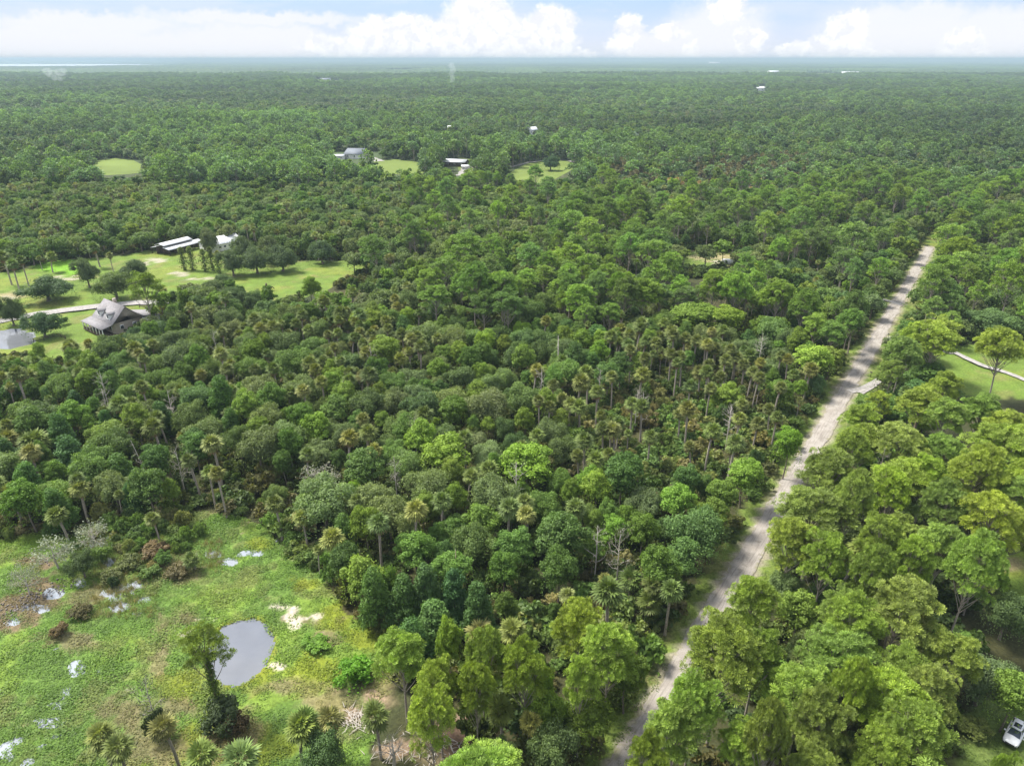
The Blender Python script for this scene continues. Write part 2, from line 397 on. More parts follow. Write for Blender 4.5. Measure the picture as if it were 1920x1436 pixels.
def make_snag(seed, H=9.0, R=3.0, nb=14, wood=DEADWOOD, depth=3, sparse=None, lean=0.0, r0=.17):
    rng = np.random.default_rng(seed); t = Geo(); tips = []
    top = np.array([lean, 0, H])
    t.tube([[0, 0, -.4], [0, 0, .3], top*np.array([.3, .3, .5])+rng.normal(size=3)*.15, top], [r0*1.3, r0, r0*.75, .03], 6)
    def grow(p, d, L, r, k):
        d = d/np.linalg.norm(d); e = p+d*L; mid = (p+e)/2+rng.normal(size=3)*L*.1
        t.tube([p, mid, e], [r, r*.75, r*.45], 4)
        if k <= 0: tips.append(e); return
        for _ in range(rng.integers(2, 4)):
            grow(mid if rng.random() < .35 else e, d+rng.normal(size=3)*.55+np.array([0, 0, .12]), L*rng.uniform(.5, .75), r*.55, k-1)
    for k in range(nb):
        u = rng.uniform(.35, .98); a = k*2.4+rng.uniform(-.4, .4)
        p = top*np.array([u*.6 if u < .6 else u, u, u]) if lean == 0 else np.array([lean*u*.8, 0, H*u])
        grow(p, np.array([math.cos(a), math.sin(a), rng.uniform(.1, .8)]), R*rng.uniform(.35, .6)*(1.25-u*.6), r0*.45*(1.25-u), depth-1)
    cr = None
    if sparse:
        g = Geo(); tp = np.array(tips)
        pp = np.repeat(tp, sparse, 0)+rng.normal(size=(len(tp)*sparse, 3))*.35
        leaves(g, rng, pp, rng.normal(size=pp.shape), .3, rng.uniform(.2, .8, len(pp)))
        cr = g.mesh('crown_leaves', [LEAF])
    return dict(crown=cr, trunk=t.mesh('dead_wood', [wood], True), w=2*R, zc=H*.75, R=R, H=H)

# three levels of detail of every kind
PROTO = {}
def protos():
    P = PROTO
    P['pine0'] = [make_pine(11+i, H, R, n, 84, sz*1.15, blades=8, base=.64) for i, (H, R, n, sz) in enumerate([(17, 4.3, 30, .44), (16, 3.9, 26, .44), (18.5, 4.6, 34, .46), (15, 3.4, 22, .42), (17.5, 4.2, 24, .44)])]
    P['pine1'] = [make_pine(31+i, 17, 4.2, 24, 36, .66, blades=5, base=.62) for i in range(3)]
    P['pine2'] = [make_pine(41+i, 16, 4.2, 10, 12, 1.35, blades=3) for i in range(3)]
    P['oak0'] = [make_broad('dome', 5.2, 6.6, 3.6, 84, 170, .31, 61+i, BARK, 10, .3, gaps=.04) for i in range(4)]
    P['lawnoak0'] = [make_broad('dome', 5.4, 8.0, 1.2, 90, 170, .31, 66+i, BARK, 12, .42, gaps=.03) for i in range(3)]
    P['oak1'] = [make_broad('dome', 5.2, 6.6, 3.6, 49, 60, .58, 71+i, BARK, 5, .3) for i in range(3)]
    P['oak2'] = [make_broad('dome', 5.2, 6.6, 3.6, 21, 20, 1.45, 81+i, BARK, 0, .3) for i in range(3)]
    P['broad0'] = [make_broad('round', 3.5, 7.6, 4.6, 65, 150, .31, 91+i, BARK, 8, .17, gaps=.05) for i in range(5)]
    P['broad1'] = [make_broad('round', 3.5, 7.6, 4.6, 35, 55, .55, 101+i, BARK, 4, .17) for i in range(3)]
    P['broad2'] = [make_broad('round', 3.6, 7.6, 4.6, 15, 20, 1.35, 111+i, BARK, 0, .17) for i in range(3)]
    P['column0'] = [make_broad('cone', 2.9, 10.0, 2.2, 60, 150, .32, 121+i, BARK, 8, .16, gaps=.03) for i in range(3)]
    P['column1'] = [make_broad('cone', 2.9, 10.0, 2.2, 30, 60, .55, 131+i, BARK, 3, .16) for i in range(2)]
    P['palm0'] = [make_palm(141+i, h, d) for i, (h, d) in enumerate([(7.8, 4), (9.3, 9), (8.6, 2), (6.8, 6), (10.0, 11)])]
    P['palm1'] = [make_palm(151+i, h, d, n=18, size=1.1) for i, (h, d) in enumerate([(8.4, 3), (9.4, 7), (7.6, 1)])]
    P['shrub0'] = [make_broad('dome', 1.9, 2.4, .3, 28, 80, .24, 161+i, BARK, 5, .06) for i in range(4)]
    P['shrub1'] = [make_broad('dome', 2.0, 2.4, .3, 14, 34, .48, 171+i, BARK, 0, .06) for i in range(3)]
    P['palmetto0'] = [make_palm(181+i, 1.0, 0, n=20, size=.85) for i in range(2)]
    P['snag0'] = [make_snag(191, 10, 3.2, 14), make_snag(192, 8, 2.6, 12), make_snag(193, 9, 3.6, 16, sparse=3)]
protos()
TRI = 0

# ------------------------------------------------------------------ palettes (real base colours)
PAL = {
 'pine':  [(.168, .232, .034), (.155, .218, .034), (.140, .200, .038), (.175, .235, .032), (.145, .196, .044)],
 'oak':   [(.086, .130, .040), (.100, .138, .048), (.072, .116, .036), (.112, .146, .056), (.094, .145, .036)],
 'broad': [(.086, .146, .024), (.102, .160, .024), (.072, .126, .024), (.120, .172, .028), (.064, .114, .026)],
 'lime':  [(.130, .205, .026), (.150, .220, .030), (.115, .190, .024)],
 'column':[(.062, .120, .032), (.072, .132, .030), (.054, .106, .032)],
 'palm':  [(.112, .140, .036), (.100, .135, .036), (.135, .150, .042), (.088, .122, .034)],
 'brown': [(.20, .155, .065), (.23, .17, .07)],
 'shrub': [(.11, .15, .036), (.135, .155, .045), (.09, .14, .034), (.16, .155, .06), (.08, .125, .034), (.10, .16, .034)],
}
def ztint(k, z, t):
    return t*np.array([.78, .90, 1.1]) if k == 'pine' and ZONES[z][0] not in ('east', 'bottom', 'pines_r') else t
def tintof(kind, rng, x=0, y=0):
    p = PAL[kind]; a = np.array(p[rng.integers(len(p))])*(1.28 if kind in ('pine', 'palm', 'shrub') else 1.5)
    return a*rng.uniform(.82, 1.2)*np.array([rng.uniform(.92, 1.1), 1, rng.uniform(.85, 1.15)])

# ------------------------------------------------------------------ layout: zones and clearings, given as photo pixels on the ground / at crown height
FIELD = [(-300, 1500), (-300, 1040), (-60, 1030), (60, 1000), (130, 1010), (200, 985), (300, 975), (340, 960), (400, 960), (480, 975), (520, 1010), (560, 1045), (610, 1090), (650, 1150), (700, 1185), (760, 1200), (770, 1240), (740, 1300), (720, 1340), (700, 1380), (700, 1500)]
LAWN = [(-300, 540), (-100, 520), (0, 512), (100, 492), (190, 482), (280, 470), (330, 468), (380, 462), (470, 462), (560, 488), (690, 487), (705, 497), (660, 520), (620, 540), (560, 560), (500, 572), (420, 556), (340, 552), (310, 574), (300, 586), (268, 608), (228, 634), (180, 668), (110, 684), (90, 676), (60, 668), (-100, 690), (-300, 690)]
LAWN_IN = [(-300, 540), (0, 512), (100, 494), (280, 474), (380, 466), (450, 470), (560, 492), (692, 489), (704, 499), (655, 522), (605, 546), (560, 556), (500, 553), (430, 528), (350, 530), (300, 555), (262, 590), (235, 615), (178, 655), (110, 668), (60, 655), (-300, 655)]
PAST = [(168, 312), (178, 302), (215, 297), (250, 301), (292, 311), (240, 316), (200, 318)]
LAWN2 = [(700, 302), (740, 299), (792, 305), (796, 314), (760, 318), (712, 313)]
LAWN3 = [(940, 322), (985, 308), (1020, 302), (1060, 301), (1085, 312), (1040, 326), (1000, 336), (950, 330)]
YARD = [(860, 296), (890, 300), (886, 330), (866, 334), (858, 312)]
CLEAR4 = [(1262, 478), (1300, 470), (1376, 476), (1400, 486), (1376, 498), (1300, 502), (1262, 494)]
RLAWN = [(1742, 668), (1790, 648), (1868, 645), (2100, 652), (2100, 800), (1900, 745), (1795, 748), (1768, 700)]
REDGE = [(1868, 1052), (1940, 1030), (2100, 1040), (2100, 1240), (1910, 1180), (1880, 1120)]
CARLOT = [(1800, 1340), (1850, 1310), (1960, 1300), (2200, 1300), (2200, 1500), (1800, 1500)]
FARF = [[(455, 159), (490, 152), (524, 153), (520, 158)], [(556, 152), (600, 149), (680, 156), (660, 161), (600, 158)], [(-60, 158), (0, 153), (55, 155), (50, 161), (0, 162)],
        [(1160, 138), (1260, 134), (1290, 137), (1240, 141)], [(1380, 139), (1600, 137), (1640, 142), (1560, 145), (1420, 143)], [(990, 262), (1010, 258), (1018, 266), (1000, 270)], [(1835, 160), (1900, 157), (1900, 160), (1850, 163)], [(700, 132), (790, 130), (800, 133), (720, 134)]]
ROADEND = [(1720, 470), (1735, 440), (1760, 425), (1785, 428), (1770, 455), (1750, 475)]
VERGE = [(1085, 1500), (1100, 1380), (1150, 1320), (1225, 1240), (1260, 1250), (1150, 1500)]
CLEAR = [FIELD, LAWN, PAST, LAWN2, LAWN3, YARD, CLEAR4, RLAWN, REDGE, CARLOT, ROADEND]+FARF
CARC = [(1845, 1325), (2000, 1315), (2000, 1540), (1845, 1500)]
HOUSES = [[(622, 279), (715, 279), (715, 300), (622, 300)], [(830, 296), (886, 296), (888, 318), (830, 316)], [(1418, 160), (1438, 160), (1438, 168), (1418, 168)], [(599, 334), (617, 334), (617, 347), (599, 347)], [(990, 240), (1005, 240), (1005, 256), (990, 256)]]
CORE = [CARC, [(560, 1290), (870, 1290), (870, 1600), (560, 1600)], [(-200, 1500), (-200, 1090), (60, 1040), (180, 1030), (330, 990), (480, 1000), (540, 1060), (590, 1110), (640, 1190), (640, 1250), (560, 1300), (300, 1320), (100, 1500)], LAWN_IN, PAST, LAWN2, LAWN3, YARD, CLEAR4, RLAWN, REDGE]
# road centre line on the ground
RA = np.array(at(1180, 1428)[:2]); RB = np.array(at(1743, 465)[:2])
RD = (RB-RA)/np.linalg.norm(RB-RA); RN = np.array([RD[1], -RD[0]])      # RN points right (east) of the road
RL = np.linalg.norm(RB-RA)
def road_uv(X, Y):
    return (X-RA[0])*RD[0]+(Y-RA[1])*RD[1], (X-RA[0])*RN[0]+(Y-RA[1])*RN[1]

ZONES = [
 ('scrub', [(1060, 715), (1300, 697), (1520, 765), (1495, 806), (1380, 822), (1200, 822), (1060, 800)], dict(shrub=.84, palm=.08, broad=.08), 'in the low scrub in the middle of the woods'),
 ('palms_c', [(1140, 610), (1300, 600), (1490, 665), (1490, 760), (1300, 722), (1130, 695)], dict(palm=.5, broad=.35, oak=.15), 'in the tall palm grove beside the low scrub'),
 ('palms_l', [(430, 600), (620, 585), (800, 620), (780, 700), (600, 745), (430, 700)], dict(palm=.62, broad=.25, oak=.13), 'in the dense palm patch of the left middle woods'),
 ('pines_b', [(780, 505), (930, 455), (1200, 480), (1640, 595), (1560, 640), (1250, 600), (1000, 600), (820, 600)], dict(pine=.30, oak=.33, broad=.30, palm=.07), 'in the back of the middle woods'),
 ('pines_r', [(1200, 775), (1510, 785), (1480, 910), (1240, 905)], dict(pine=.4, broad=.32, lime=.12, oak=.16), 'left of the upper sandy road'),
 ('low_c', [(880, 1040), (1110, 1030), (1240, 1080), (1250, 1175), (1160, 1180), (1010, 1160), (900, 1125)], dict(shrub=.9, palm=.04, broad=.06), 'in the low thicket above the bottom pines'),
 ('scrub_l', [(330, 895), (560, 915), (660, 1010), (560, 1070), (480, 985), (330, 990)], dict(shrub=.78, palm=.07, oak=.15), 'in the thicket above the wet meadow'),
 ('column', [(600, 1000), (905, 1035), (925, 1180), (740, 1180), (640, 1100)], dict(column=.85, broad=.15), 'in the dark row beside the green meadow'),
 ('bottom', [(690, 1190), (1270, 1190), (1220, 1330), (1140, 1600), (600, 1600)], dict(pine=.35, oak=.25, broad=.28, palm=.12), 'between the round pond and the sandy road'),
 ('east', [(1200, 1600), (1310, 1240), (1430, 1060), (1510, 920), (1610, 760), (1690, 650), (2600, 650), (2600, 1600)], dict(pine=.46, oak=.24, broad=.22, lime=.04, palm=.04), 'right of the sandy road'),
 ('east_far', [(1690, 650), (1765, 430), (2600, 430), (2600, 650)], dict(pine=.32, oak=.4, broad=.22, palm=.06), 'right of the far end of the sandy road'),
 ('left', [(-700, 640), (430, 640), (430, 980), (-700, 1000)], dict(broad=.42, column=.16, oak=.26, palm=.16), 'in the woods at the left edge'),
 ('hump', [(-700, 660), (130, 690), (300, 560), (420, 525), (620, 545), (760, 480), (890, 430), (215, 715), (-700, 720)], dict(oak=.58, broad=.34, palm=.08), 'between the lawn and the middle woods'),
 ('parcel', [(200, 720), (890, 425), (1670, 600), (1300, 1230), (1240, 1230)], dict(broad=.52, lime=.17, oak=.20, palm=.11), 'in the middle woods'),
 ('low_left', [(-700, 980), (800, 640), (1300, 1240), (700, 1240)], dict(broad=.5, oak=.25, column=.15, palm=.1), 'in the woods above the meadow'),
 ('behind_lawn', [(-700, 330), (760, 330), (760, 480), (-700, 560)], dict(oak=.44, broad=.36, palm=.2), 'behind the lawn with the barns'),
 ('palms_far', [(1120, 292), (1500, 285), (1560, 330), (1350, 350), (1130, 345)], dict(palm=.25, brown=.3, broad=.3, lime=.15), 'in the far brownish palm patch'),
 ('back', [(-9000, -200), (9000, -200), (9000, 470), (-9000, 640)], dict(oak=.38, broad=.36, pine=.13, palm=.07, lime=.06), 'beyond the middle woods'),
]
PALMF = [z for z in ZONES if z[0] == 'palms_far'][0][1]
ZKEYS = ['pine', 'oak', 'broad', 'lime', 'column', 'palm', 'brown', 'shrub']
def zone_of(px, py):
    z = np.full(px.shape, len(ZONES)-1)
    for i in range(len(ZONES)-2, -1, -1):
        z[inpoly(px, py, ZONES[i][1])] = i
    return z
def blocked(X, Y, zc):
    gx, gy = proj(X, Y, 0.0*X); cx, cy = proj(X, Y, zc)
    b = np.zeros(X.shape, bool)
    for c in CLEAR: b |= inpoly(gx, gy, c)
    for c in CORE: b |= inpoly(cx, cy, c)
    b |= inpoly(*proj(X, Y, 19.0+0*X), CLEAR4)
    for zc_ in (11.0, 15.0):
        for c in (CLEAR4, RLAWN, REDGE, [(1722, 480), (1735, 455), (1772, 450), (1762, 480), (1722, 540), (1692, 580), (1672, 575), (1700, 520)]): b |= inpoly(*proj(X, Y, zc_+0*X), c)
    b |= inpoly(*proj(X, Y, 11.0+0*X), [(560, 492), (692, 489), (704, 499), (655, 522), (605, 546), (560, 556)])
    if np.nanmin(Y) < 200:
        for zc_, rr_ in ((3.0, 45), (8.0, 80), (12.0, 105), (15.0, 115)):      # open sky over the parked car
            c2 = proj(X, Y, zc_+0*X); b |= np.hypot(c2[0]-1903, c2[1]-1374) < rr_
        for zc_ in (3.0, 11.0, 15.0):
            c2 = proj(X, Y, zc_+0*X)
            for c in CORE[:2]: b |= inpoly(*c2, c)
    u, v = road_uv(X, Y)
    b |= (u > -60) & (u < RL+3) & (v > -4.8) & (v < 6.8)
    return b

# ------------------------------------------------------------------ ground: one sheet to the horizon, finer where it is seen bare
def axis(segs, lo_far, hi_far, growth=1.35):
    a = []
    for s, e, d in segs: a += list(np.arange(s, e, d))
    a.append(segs[-1][1]); a = np.array(a)
    d = segs[0][2]*1.5; x = a[0]; L = []
    while x > lo_far: x -= d; d *= growth; L.append(x)
    d = segs[-1][2]*1.5; x = a[-1]; R_ = []
    while x < hi_far: x += d; d *= growth; R_.append(x)
    return np.concatenate([L[::-1], a, R_])
gx = axis([(-260, -100, 1.5), (-100, -8, .5), (-8, 20, .9), (20, 240, 1.8)], -32000, 32000)
gy = axis([(20, 52, 1.0), (52, 128, .5), (128, 400, 1.6), (400, 760, 6)], -32000, 32000)
GX, GY = np.meshgrid(gx, gy); GXf = GX.ravel(); GYf = GY.ravel()
PX, PY = proj(GXf, GYf, 0*GXf); PX = np.where(GYf > 5, PX, -9999); PY = np.where(GYf > 5, PY, 99999)
def ell(px, py, L, wob):
    m = np.zeros(px.shape)
    for x, y, rx, ry in L:
        d = np.hypot((px-x)/rx, (py-y)/ry)
        m = np.maximum(m, 1.5-d)
    return m+wob
near = (GYf > 40) & (GYf < 140)
w1 = fbm(GXf, GYf, 6, 3)-.5; w2 = fbm(GXf, GYf, 1.8, 9)-.5; w3 = fbm(GXf, GYf, 14, 5)-.5; w4 = fbm(GXf, GYf, 45, 6)-.5
wx = PX+(w1*46+w2*14)*np.clip(100/np.maximum(GYf, 1), .05, 1); wy = PY+(fbm(GXf, GYf, 6, 23)-.5)*36*np.clip(100/np.maximum(GYf, 1), .05, 1)
col = np.empty((len(GXf), 3)); col[:] = (.040, .046, .018)
col += np.array([.02, .008, .004])*(w3*2+.3)[:, None]
def paint(mask, c):
    global col
    mk = np.clip(mask, 0, 1)[:, None]; col = col*(1-mk)+np.array(c)*mk
# far forest beyond the built trees keeps the canopy's own colour
paint(sst(GYf, 430, 700), (.055, .080, .032)); far = sst(GYf, 2500, 6000); paint(far, (.055, .085, .036))
PONDP = [(402, 1194), (420, 1178), (445, 1170), (475, 1166), (497, 1178), (508, 1200), (507, 1222), (494, 1248), (470, 1268), (442, 1283), (424, 1280), (405, 1262), (397, 1235)]
PONDP = [(452+(x-452)*1.09, 1224+(y-1224)*1.09) for x, y in PONDP]
POOLS = [(395, 1038, 20, 7), (470, 1038, 26, 8), (428, 1052, 18, 8), (175, 1020, 10, 9), (190, 1014, 9, 12), (145, 1090, 12, 9), (102, 1112, 20, 10), (68, 1140, 26, 8), (208, 1050, 12, 7),
         (210, 1115, 16, 18), (236, 1105, 22, 14), (262, 1095, 22, 12), (225, 1135, 22, 9), (272, 1125, 14, 6), (258, 1150, 8, 5), (144, 1252, 18, 15), (92, 1352, 26, 9), (105, 1378, 9, 7), (30, 1388, 14, 9),
         (58, 1430, 14, 6), (8, 1408, 16, 22), (125, 1300, 8, 12), (110, 1320, 14, 6), (0, 1300, 10, 8), (20, 1420, 10, 8), (188, 1258, 8, 4), (78, 1400, 8, 5), (250, 1060, 8, 5), (20, 1165, 20, 6), (104, 1218, 5, 4)]
inF = inpoly(wx, wy, FIELD)
field_m = inF.astype(float)
paint(field_m, (.100, .168, .030))
patch = fbm(GXf, GYf, 9, 31, 5)
paint(field_m*sst(patch, .50, .62)*.7, (.145, .21, .032))
paint(field_m*sst(1-patch, .52, .64)*.45, (.085, .14, .032))
paint(field_m*sst(fbm(GXf, GYf, 4, 41), .55, .7)*.55, (.135, .135, .05))
yel = ell(wx, wy, [(590, 1270, 60, 45), (620, 1330, 30, 30), (350, 1290, 55, 40), (480, 1230, 36, 70), (575, 1098, 30, 12), (490, 1018, 26, 14), (640, 1150, 40, 40), (740, 1260, 60, 50), (420, 1400, 130, 50), (690, 1200, 50, 30)], w2*1.2)
paint(field_m*sst(yel, .35, .95)*.7, (.17, .19, .016))
brn = ell(wx, wy, [(300, 1215, 22, 60), (345, 1165, 40, 18), (235, 1335, 50, 35), (280, 1040, 50, 25), (330, 1070, 50, 25), (170, 1120, 50, 30), (150, 1200, 60, 16), (440, 1380, 60, 50), (520, 1290, 60, 20), (640, 1330, 80, 50), (700, 1300, 50, 40), (330, 1330, 60, 20), (620, 1200, 30, 20), (840, 1410, 80, 50), (300, 1400, 70, 40), (560, 1165, 45, 10)], w2*1.6+w1)
paint(np.maximum(field_m, inpoly(wx, wy, [(600, 1250), (900, 1290), (900, 1500), (600, 1500)]))*sst(brn, .4, 1.0)*.75, (.155, .125, .07))
mud = ell(wx, wy, [(45, 1130, 70, 22), (90, 1100, 40, 16), (5, 1165, 60, 20), (80, 1055, 40, 14)], w2*1.6)
paint(sst(mud, .45, .8)*.85*(PY > 1000), (.15, .10, .068))
sand = ell(wx, wy, [(525, 1142, 22, 5), (545, 1150, 16, 7), (553, 1170, 17, 10), (600, 1152, 18, 5), (345, 1192, 15, 5), (372, 1166, 14, 5), (352, 1200, 10, 4), (247, 1298, 9, 5), (540, 1155, 8, 10), (397, 1168, 8, 3), (310, 1232, 6, 3), (510, 1245, 34, 5), (560, 1160, 40, 3)], w2*1.1)
paint(sst(sand, .5, .85)*.95*(PY > 1080), (.38, .335, .27))
paint(sst(ell(wx, wy, [(665, 1345, 46, 20), (700, 1310, 30, 14), (770, 1400, 60, 30), (850, 1370, 60, 22)], w2*2), .5, 1)*.8, (.24, .17, .115))
paint(inpoly(wx, wy, VERGE).astype(float), (.105, .135, .032))
paint(sst(ell(wx, wy, [(1085, 1350, 60, 30), (1150, 1290, 50, 20), (840, 1390, 50, 30)], w2), .5, .9)*.6, (.12, .07, .045))
# lawns
for P_ in (LAWN, RLAWN, REDGE, CARLOT, CLEAR4, ROADEND):
    m_ = inpoly(wx, wy, P_).astype(float)
    paint(m_, (.108, .165, .027))
    paint(m_*sst(w3+w1*.6, .0, .25)*.6, (0.172, 0.188, 0.036))
    paint(m_*sst(-w3+w2*.5, .02, .25)*.55, (0.092, 0.132, 0.027))
    paint(m_*sst(fbm(GXf, GYf, 5, 77), .56, .68)*.45, (0.168, 0.140, 0.060))
paint(inpoly(wx, wy, CARLOT)*.75, (.085, .12, .03))
paint(sst(ell(wx, wy, [(1895, 1062, 40, 14), (1340, 482, 70, 10), (30, 600, 0.1, 0.1), (20, 555, 40, 10)], w2), .5, 1)*.8, (.26, .21, .12))
paint(sst(ell(wx, wy, [(110, 497, 60, 14), (135, 508, 30, 8)], w2*.6), .5, .8)*.9, (.13, .27, .02))
paint(sst(ell(wx, wy, [(292, 488, 24, 4), (270, 494, 10, 3), (345, 515, 16, 4), (372, 524, 30, 3), (400, 530, 10, 3), (124, 520, 26, 4), (20, 560, 14, 6), (333, 512, 30, 3), (1365, 492, 30, 4)], w2*1.6), .5, .9), (.29, .27, .19))
# road shoulders
ru, rv = road_uv(GXf, GYf); on = (ru > -80) & (ru < RL+4)
gr = on & (rv > -5.2+w1*2.5) & (rv < 6.5+w1*5)
paint(gr*1.0, (.12, .165, .032)); paint(gr*sst(w3+w1, 0, .3)*.7, (.16, .14, .065))
paint(on*sst(2.9+w2*2.0-np.abs(rv), 0, .5)*.85, (.26, .225, .175))
Z = np.where(GYf < 450, (w1*.35+w2*.22+w3*.5), 0)*np.clip((450-GYf)/100, 0, 1)
Z = np.where(np.hypot(GXf, GYf) < 600, Z, 0)
Z *= (1-.9*sst(5.5-np.abs(rv), 0, 2.5)*on)
pool_m = ell(PX+(w2*22+w1*16), PY+w1*10-w2*6, POOLS, w2*.9)
pool = sst(pool_m, .45, .8)*((PY > 1000) & (PX < 560) & near)
pondm = inpoly(PX+w1*6, PY+w2*5, PONDP).astype(float)
pond2 = inpoly(PX, PY, [(-120, 622), (0, 618), (30, 617), (55, 622), (64, 630), (62, 644), (30, 652), (0, 655), (-120, 664)]).astype(float)
Z = np.where(field_m > 0, Z*.7+.22, Z)
WLEV = .02
Z = Z*(1-pool)+pool*(WLEV-.35)
Z = np.where(pondm > 0, WLEV-.6, Z); Z = np.where(pond2 > 0, -.6, Z)
ring = inpoly(440+(PX-452)*.90+12, 1222+(PY-1224)*.90, PONDP) & (pondm == 0)
paint(ring*.85, (.15, .165, .02))
paint(pool*.6, (.13, .13, .08)); paint(pondm, (.09, .09, .07))
me = bpy.data.meshes.new('ground'); ny, nx = GX.shape
me.vertices.add(nx*ny); me.vertices.foreach_set('co', np.stack([GXf, GYf, Z], 1).astype(np.float32).ravel())
ii = np.arange(nx*ny).reshape(ny, nx)
q = np.stack([ii[:-1, :-1], ii[:-1, 1:], ii[1:, 1:], ii[1:, :-1]], -1).reshape(-1, 4).astype(np.int32)
me.loops.add(q.size); me.loops.foreach_set('vertex_index', q.ravel()); me.polygons.add(len(q))
me.polygons.foreach_set('loop_start', np.arange(len(q), dtype=np.int32)*4); me.polygons.foreach_set('loop_total', np.full(len(q), 4, np.int32))
me.polygons.foreach_set('use_smooth', np.ones(len(q), bool))
ca = me.attributes.new('soil', 'FLOAT_COLOR', 'POINT'); ca.data.foreach_set('color', np.concatenate([np.clip(col, .005, 1), np.ones((len(col), 1))], 1).astype(np.float32).ravel())
me.update(calc_edges=True)
m, n = mat('ground_cover')
a = n.n('ShaderNodeAttribute', attribute_type='GEOMETRY', attribute_name='soil').outputs['Color']
tcn = n.n('ShaderNodeTexCoord').outputs['Object']
z1 = n.noise(tcn, 2.2, 6, .65); z2 = n.noise(tcn, .25, 5)
f = n.m('MULTIPLY', n.n('ShaderNodeMapRange', i={0: z1.outputs[0], 1: .3, 2: .7, 3: .62, 4: 1.4}).outputs[0], n.n('ShaderNodeMapRange', i={0: z2.outputs[0], 1: .3, 2: .7, 3: .8, 4: 1.2}).outputs[0])
c = n.n('ShaderNodeVectorMath', operation='SCALE', i={0: a, 'Scale': f}).outputs[0]
bm_ = n.n('ShaderNodeBump', i={'Strength': .7, 'Distance': .25, 'Height': z1.outputs[0]}).outputs[0]
out(n, bsdf(n, c, .9, .15, bm_)); me.materials.append(m)
link('ground', me, kind='structure')

def pxpts(L, z=0.0): return [np.array([float(q) for q in at(x, y, z)[:2]]+[z]) for x, y in L]
def sheet(name, pts, z, m, kind='structure', **p):
    v = [(float(a[0]), float(a[1]), z) for a in pts]
    me = bpy.data.meshes.new(name); me.from_pydata(v, [], [tuple(range(len(v)))]); me.materials.append(m); me.update()
    if me.polygons[0].normal.z < 0: me.flip_normals()
    o = link(name, me); o['kind'] = kind
    for k, x in p.items(): o[k] = x
    return o
# water
def water(name, base, rough=.06, bump=.05):
    m, n = mat(name); tcn = n.n('ShaderNodeTexCoord').outputs['Object']
    z = n.noise(tcn, 1.2, 3); b = n.n('ShaderNodeBump', i={'Strength': bump, 'Distance': .05, 'Height': z.outputs[0]}).outputs[0]
    z3 = n.noise(tcn, .3, 4)
    c = n.mix(z3.outputs[0], tuple(x*.8 for x in base), tuple(x*1.2 for x in base))
    out(n, bsdf(n, c, rough, 1.0, b)); return m
WPOND = water('murky_pond_water', (.135, .14, .15)); WMARSH = water('shallow_marsh_water', (.26, .28, .31), .10)
px_, py_ = zip(*[(x+(x-452)*.06, y+(y-1224)*.06) for x, y in PONDP])
sheet('pond_water', pxpts(list(zip(px_, py_))), WLEV, WPOND)
sheet('marsh_water', pxpts([(-160, 1500), (-160, 1110), (60, 1000), (200, 985), (360, 1015), (520, 1012), (520, 1062), (400, 1075), (300, 1150), (240, 1300), (200, 1500)]), WLEV-.035, WMARSH)
sheet('pond_water', pxpts([(-125, 615), (0, 612), (40, 613), (66, 622), (68, 645), (30, 656), (-125, 668)]), -.18, WPOND)
FIELDM = solid('far_field_grass', (0.128, 0.168, 0.040), .9, .1, .02, .2)
for i, P_ in enumerate([PAST, LAWN2, LAWN3, YARD]+FARF): sheet('field', pxpts([(x, y+(11 if y > np.mean([p[1] for p in P_]) and min(p[1] for p in P_) > 200 else 0)) for x, y in P_]), .06, FIELDM)
LAKEM = solid('lake_surface', (.75, .78, .82), .35, 1.0)
sheet('lake', pxpts([(-400, 127.5), (0, 127.3), (180, 125.6), (375, 122.6), (300, 121.4), (150, 120.8), (-400, 120.6)]), 1.0, LAKEM)

# road: crowned gravel strip with wheel tracks, ragged edge
def strip(name, pts, half, m, z=.03, seed=1, step=1.0, cols=(-1, -.72, -.45, -.15, .15, .45, .72, 1), kind='structure', rag=.35):
    pts = np.array(pts, float)[:, :2]; d = np.concatenate([[0], np.cumsum(np.linalg.norm(np.diff(pts, axis=0), axis=1))])
    u = np.arange(0, d[-1], step); P_ = np.stack([np.interp(u, d, pts[:, 0]), np.interp(u, d, pts[:, 1])], 1)
    if len(pts) > 2:
        for _ in range(int(6/step)+2): P_[1:-1] = (P_[:-2]+P_[2:]+P_[1:-1])/3
    t = np.gradient(P_, axis=0); t /= np.linalg.norm(t, axis=1)[:, None]; nrm = np.stack([t[:, 1], -t[:, 0]], 1)
    V = []
    for j, c in enumerate(cols):
        hh = half*c*np.ones(len(u))
        if abs(c) == 1: hh = hh*(1+rag*(fbm(u, u*0+seed+c*9, 3.5, seed, 3)-.5)*2)
        zz = z+.10*(1-c*c)-.05*(abs(abs(c)-.45) < .05)+.015*np.sin(u)
        q_ = P_+nrm*hh[:, None]; V.append(np.concatenate([q_, zz[:, None]], 1))
    V = np.stack(V, 1); nr, nc = V.shape[:2]; i2 = np.arange(nr*nc).reshape(nr, nc)
    q = np.stack([i2[:-1, :-1], i2[:-1, 1:], i2[1:, 1:], i2[1:, :-1]], -1).reshape(-1, 4)
    me = bpy.data.meshes.new(name); me.from_pydata(V.reshape(-1, 3).tolist(), [], q.tolist()); me.materials.append(m)
    uv = me.uv_layers.new(name='uv')
    UV = np.stack([np.repeat(u[:, None], nc, 1), np.repeat(np.array(cols)[None]*1.0, nr, 0)], -1).reshape(-1, 2)
    li = np.empty(len(me.loops), np.int32); me.loops.foreach_get('vertex_index', li); uv.data.foreach_set('uv', UV[li].astype(np.float32).ravel())
    me.polygons.foreach_set('use_smooth', np.ones(len(q), bool)); me.update()
    if me.polygons[0].normal.z < 0: me.flip_normals()
    o = link(name, me); o['kind'] = kind; return o
m, n = mat('pale_sandy_road')
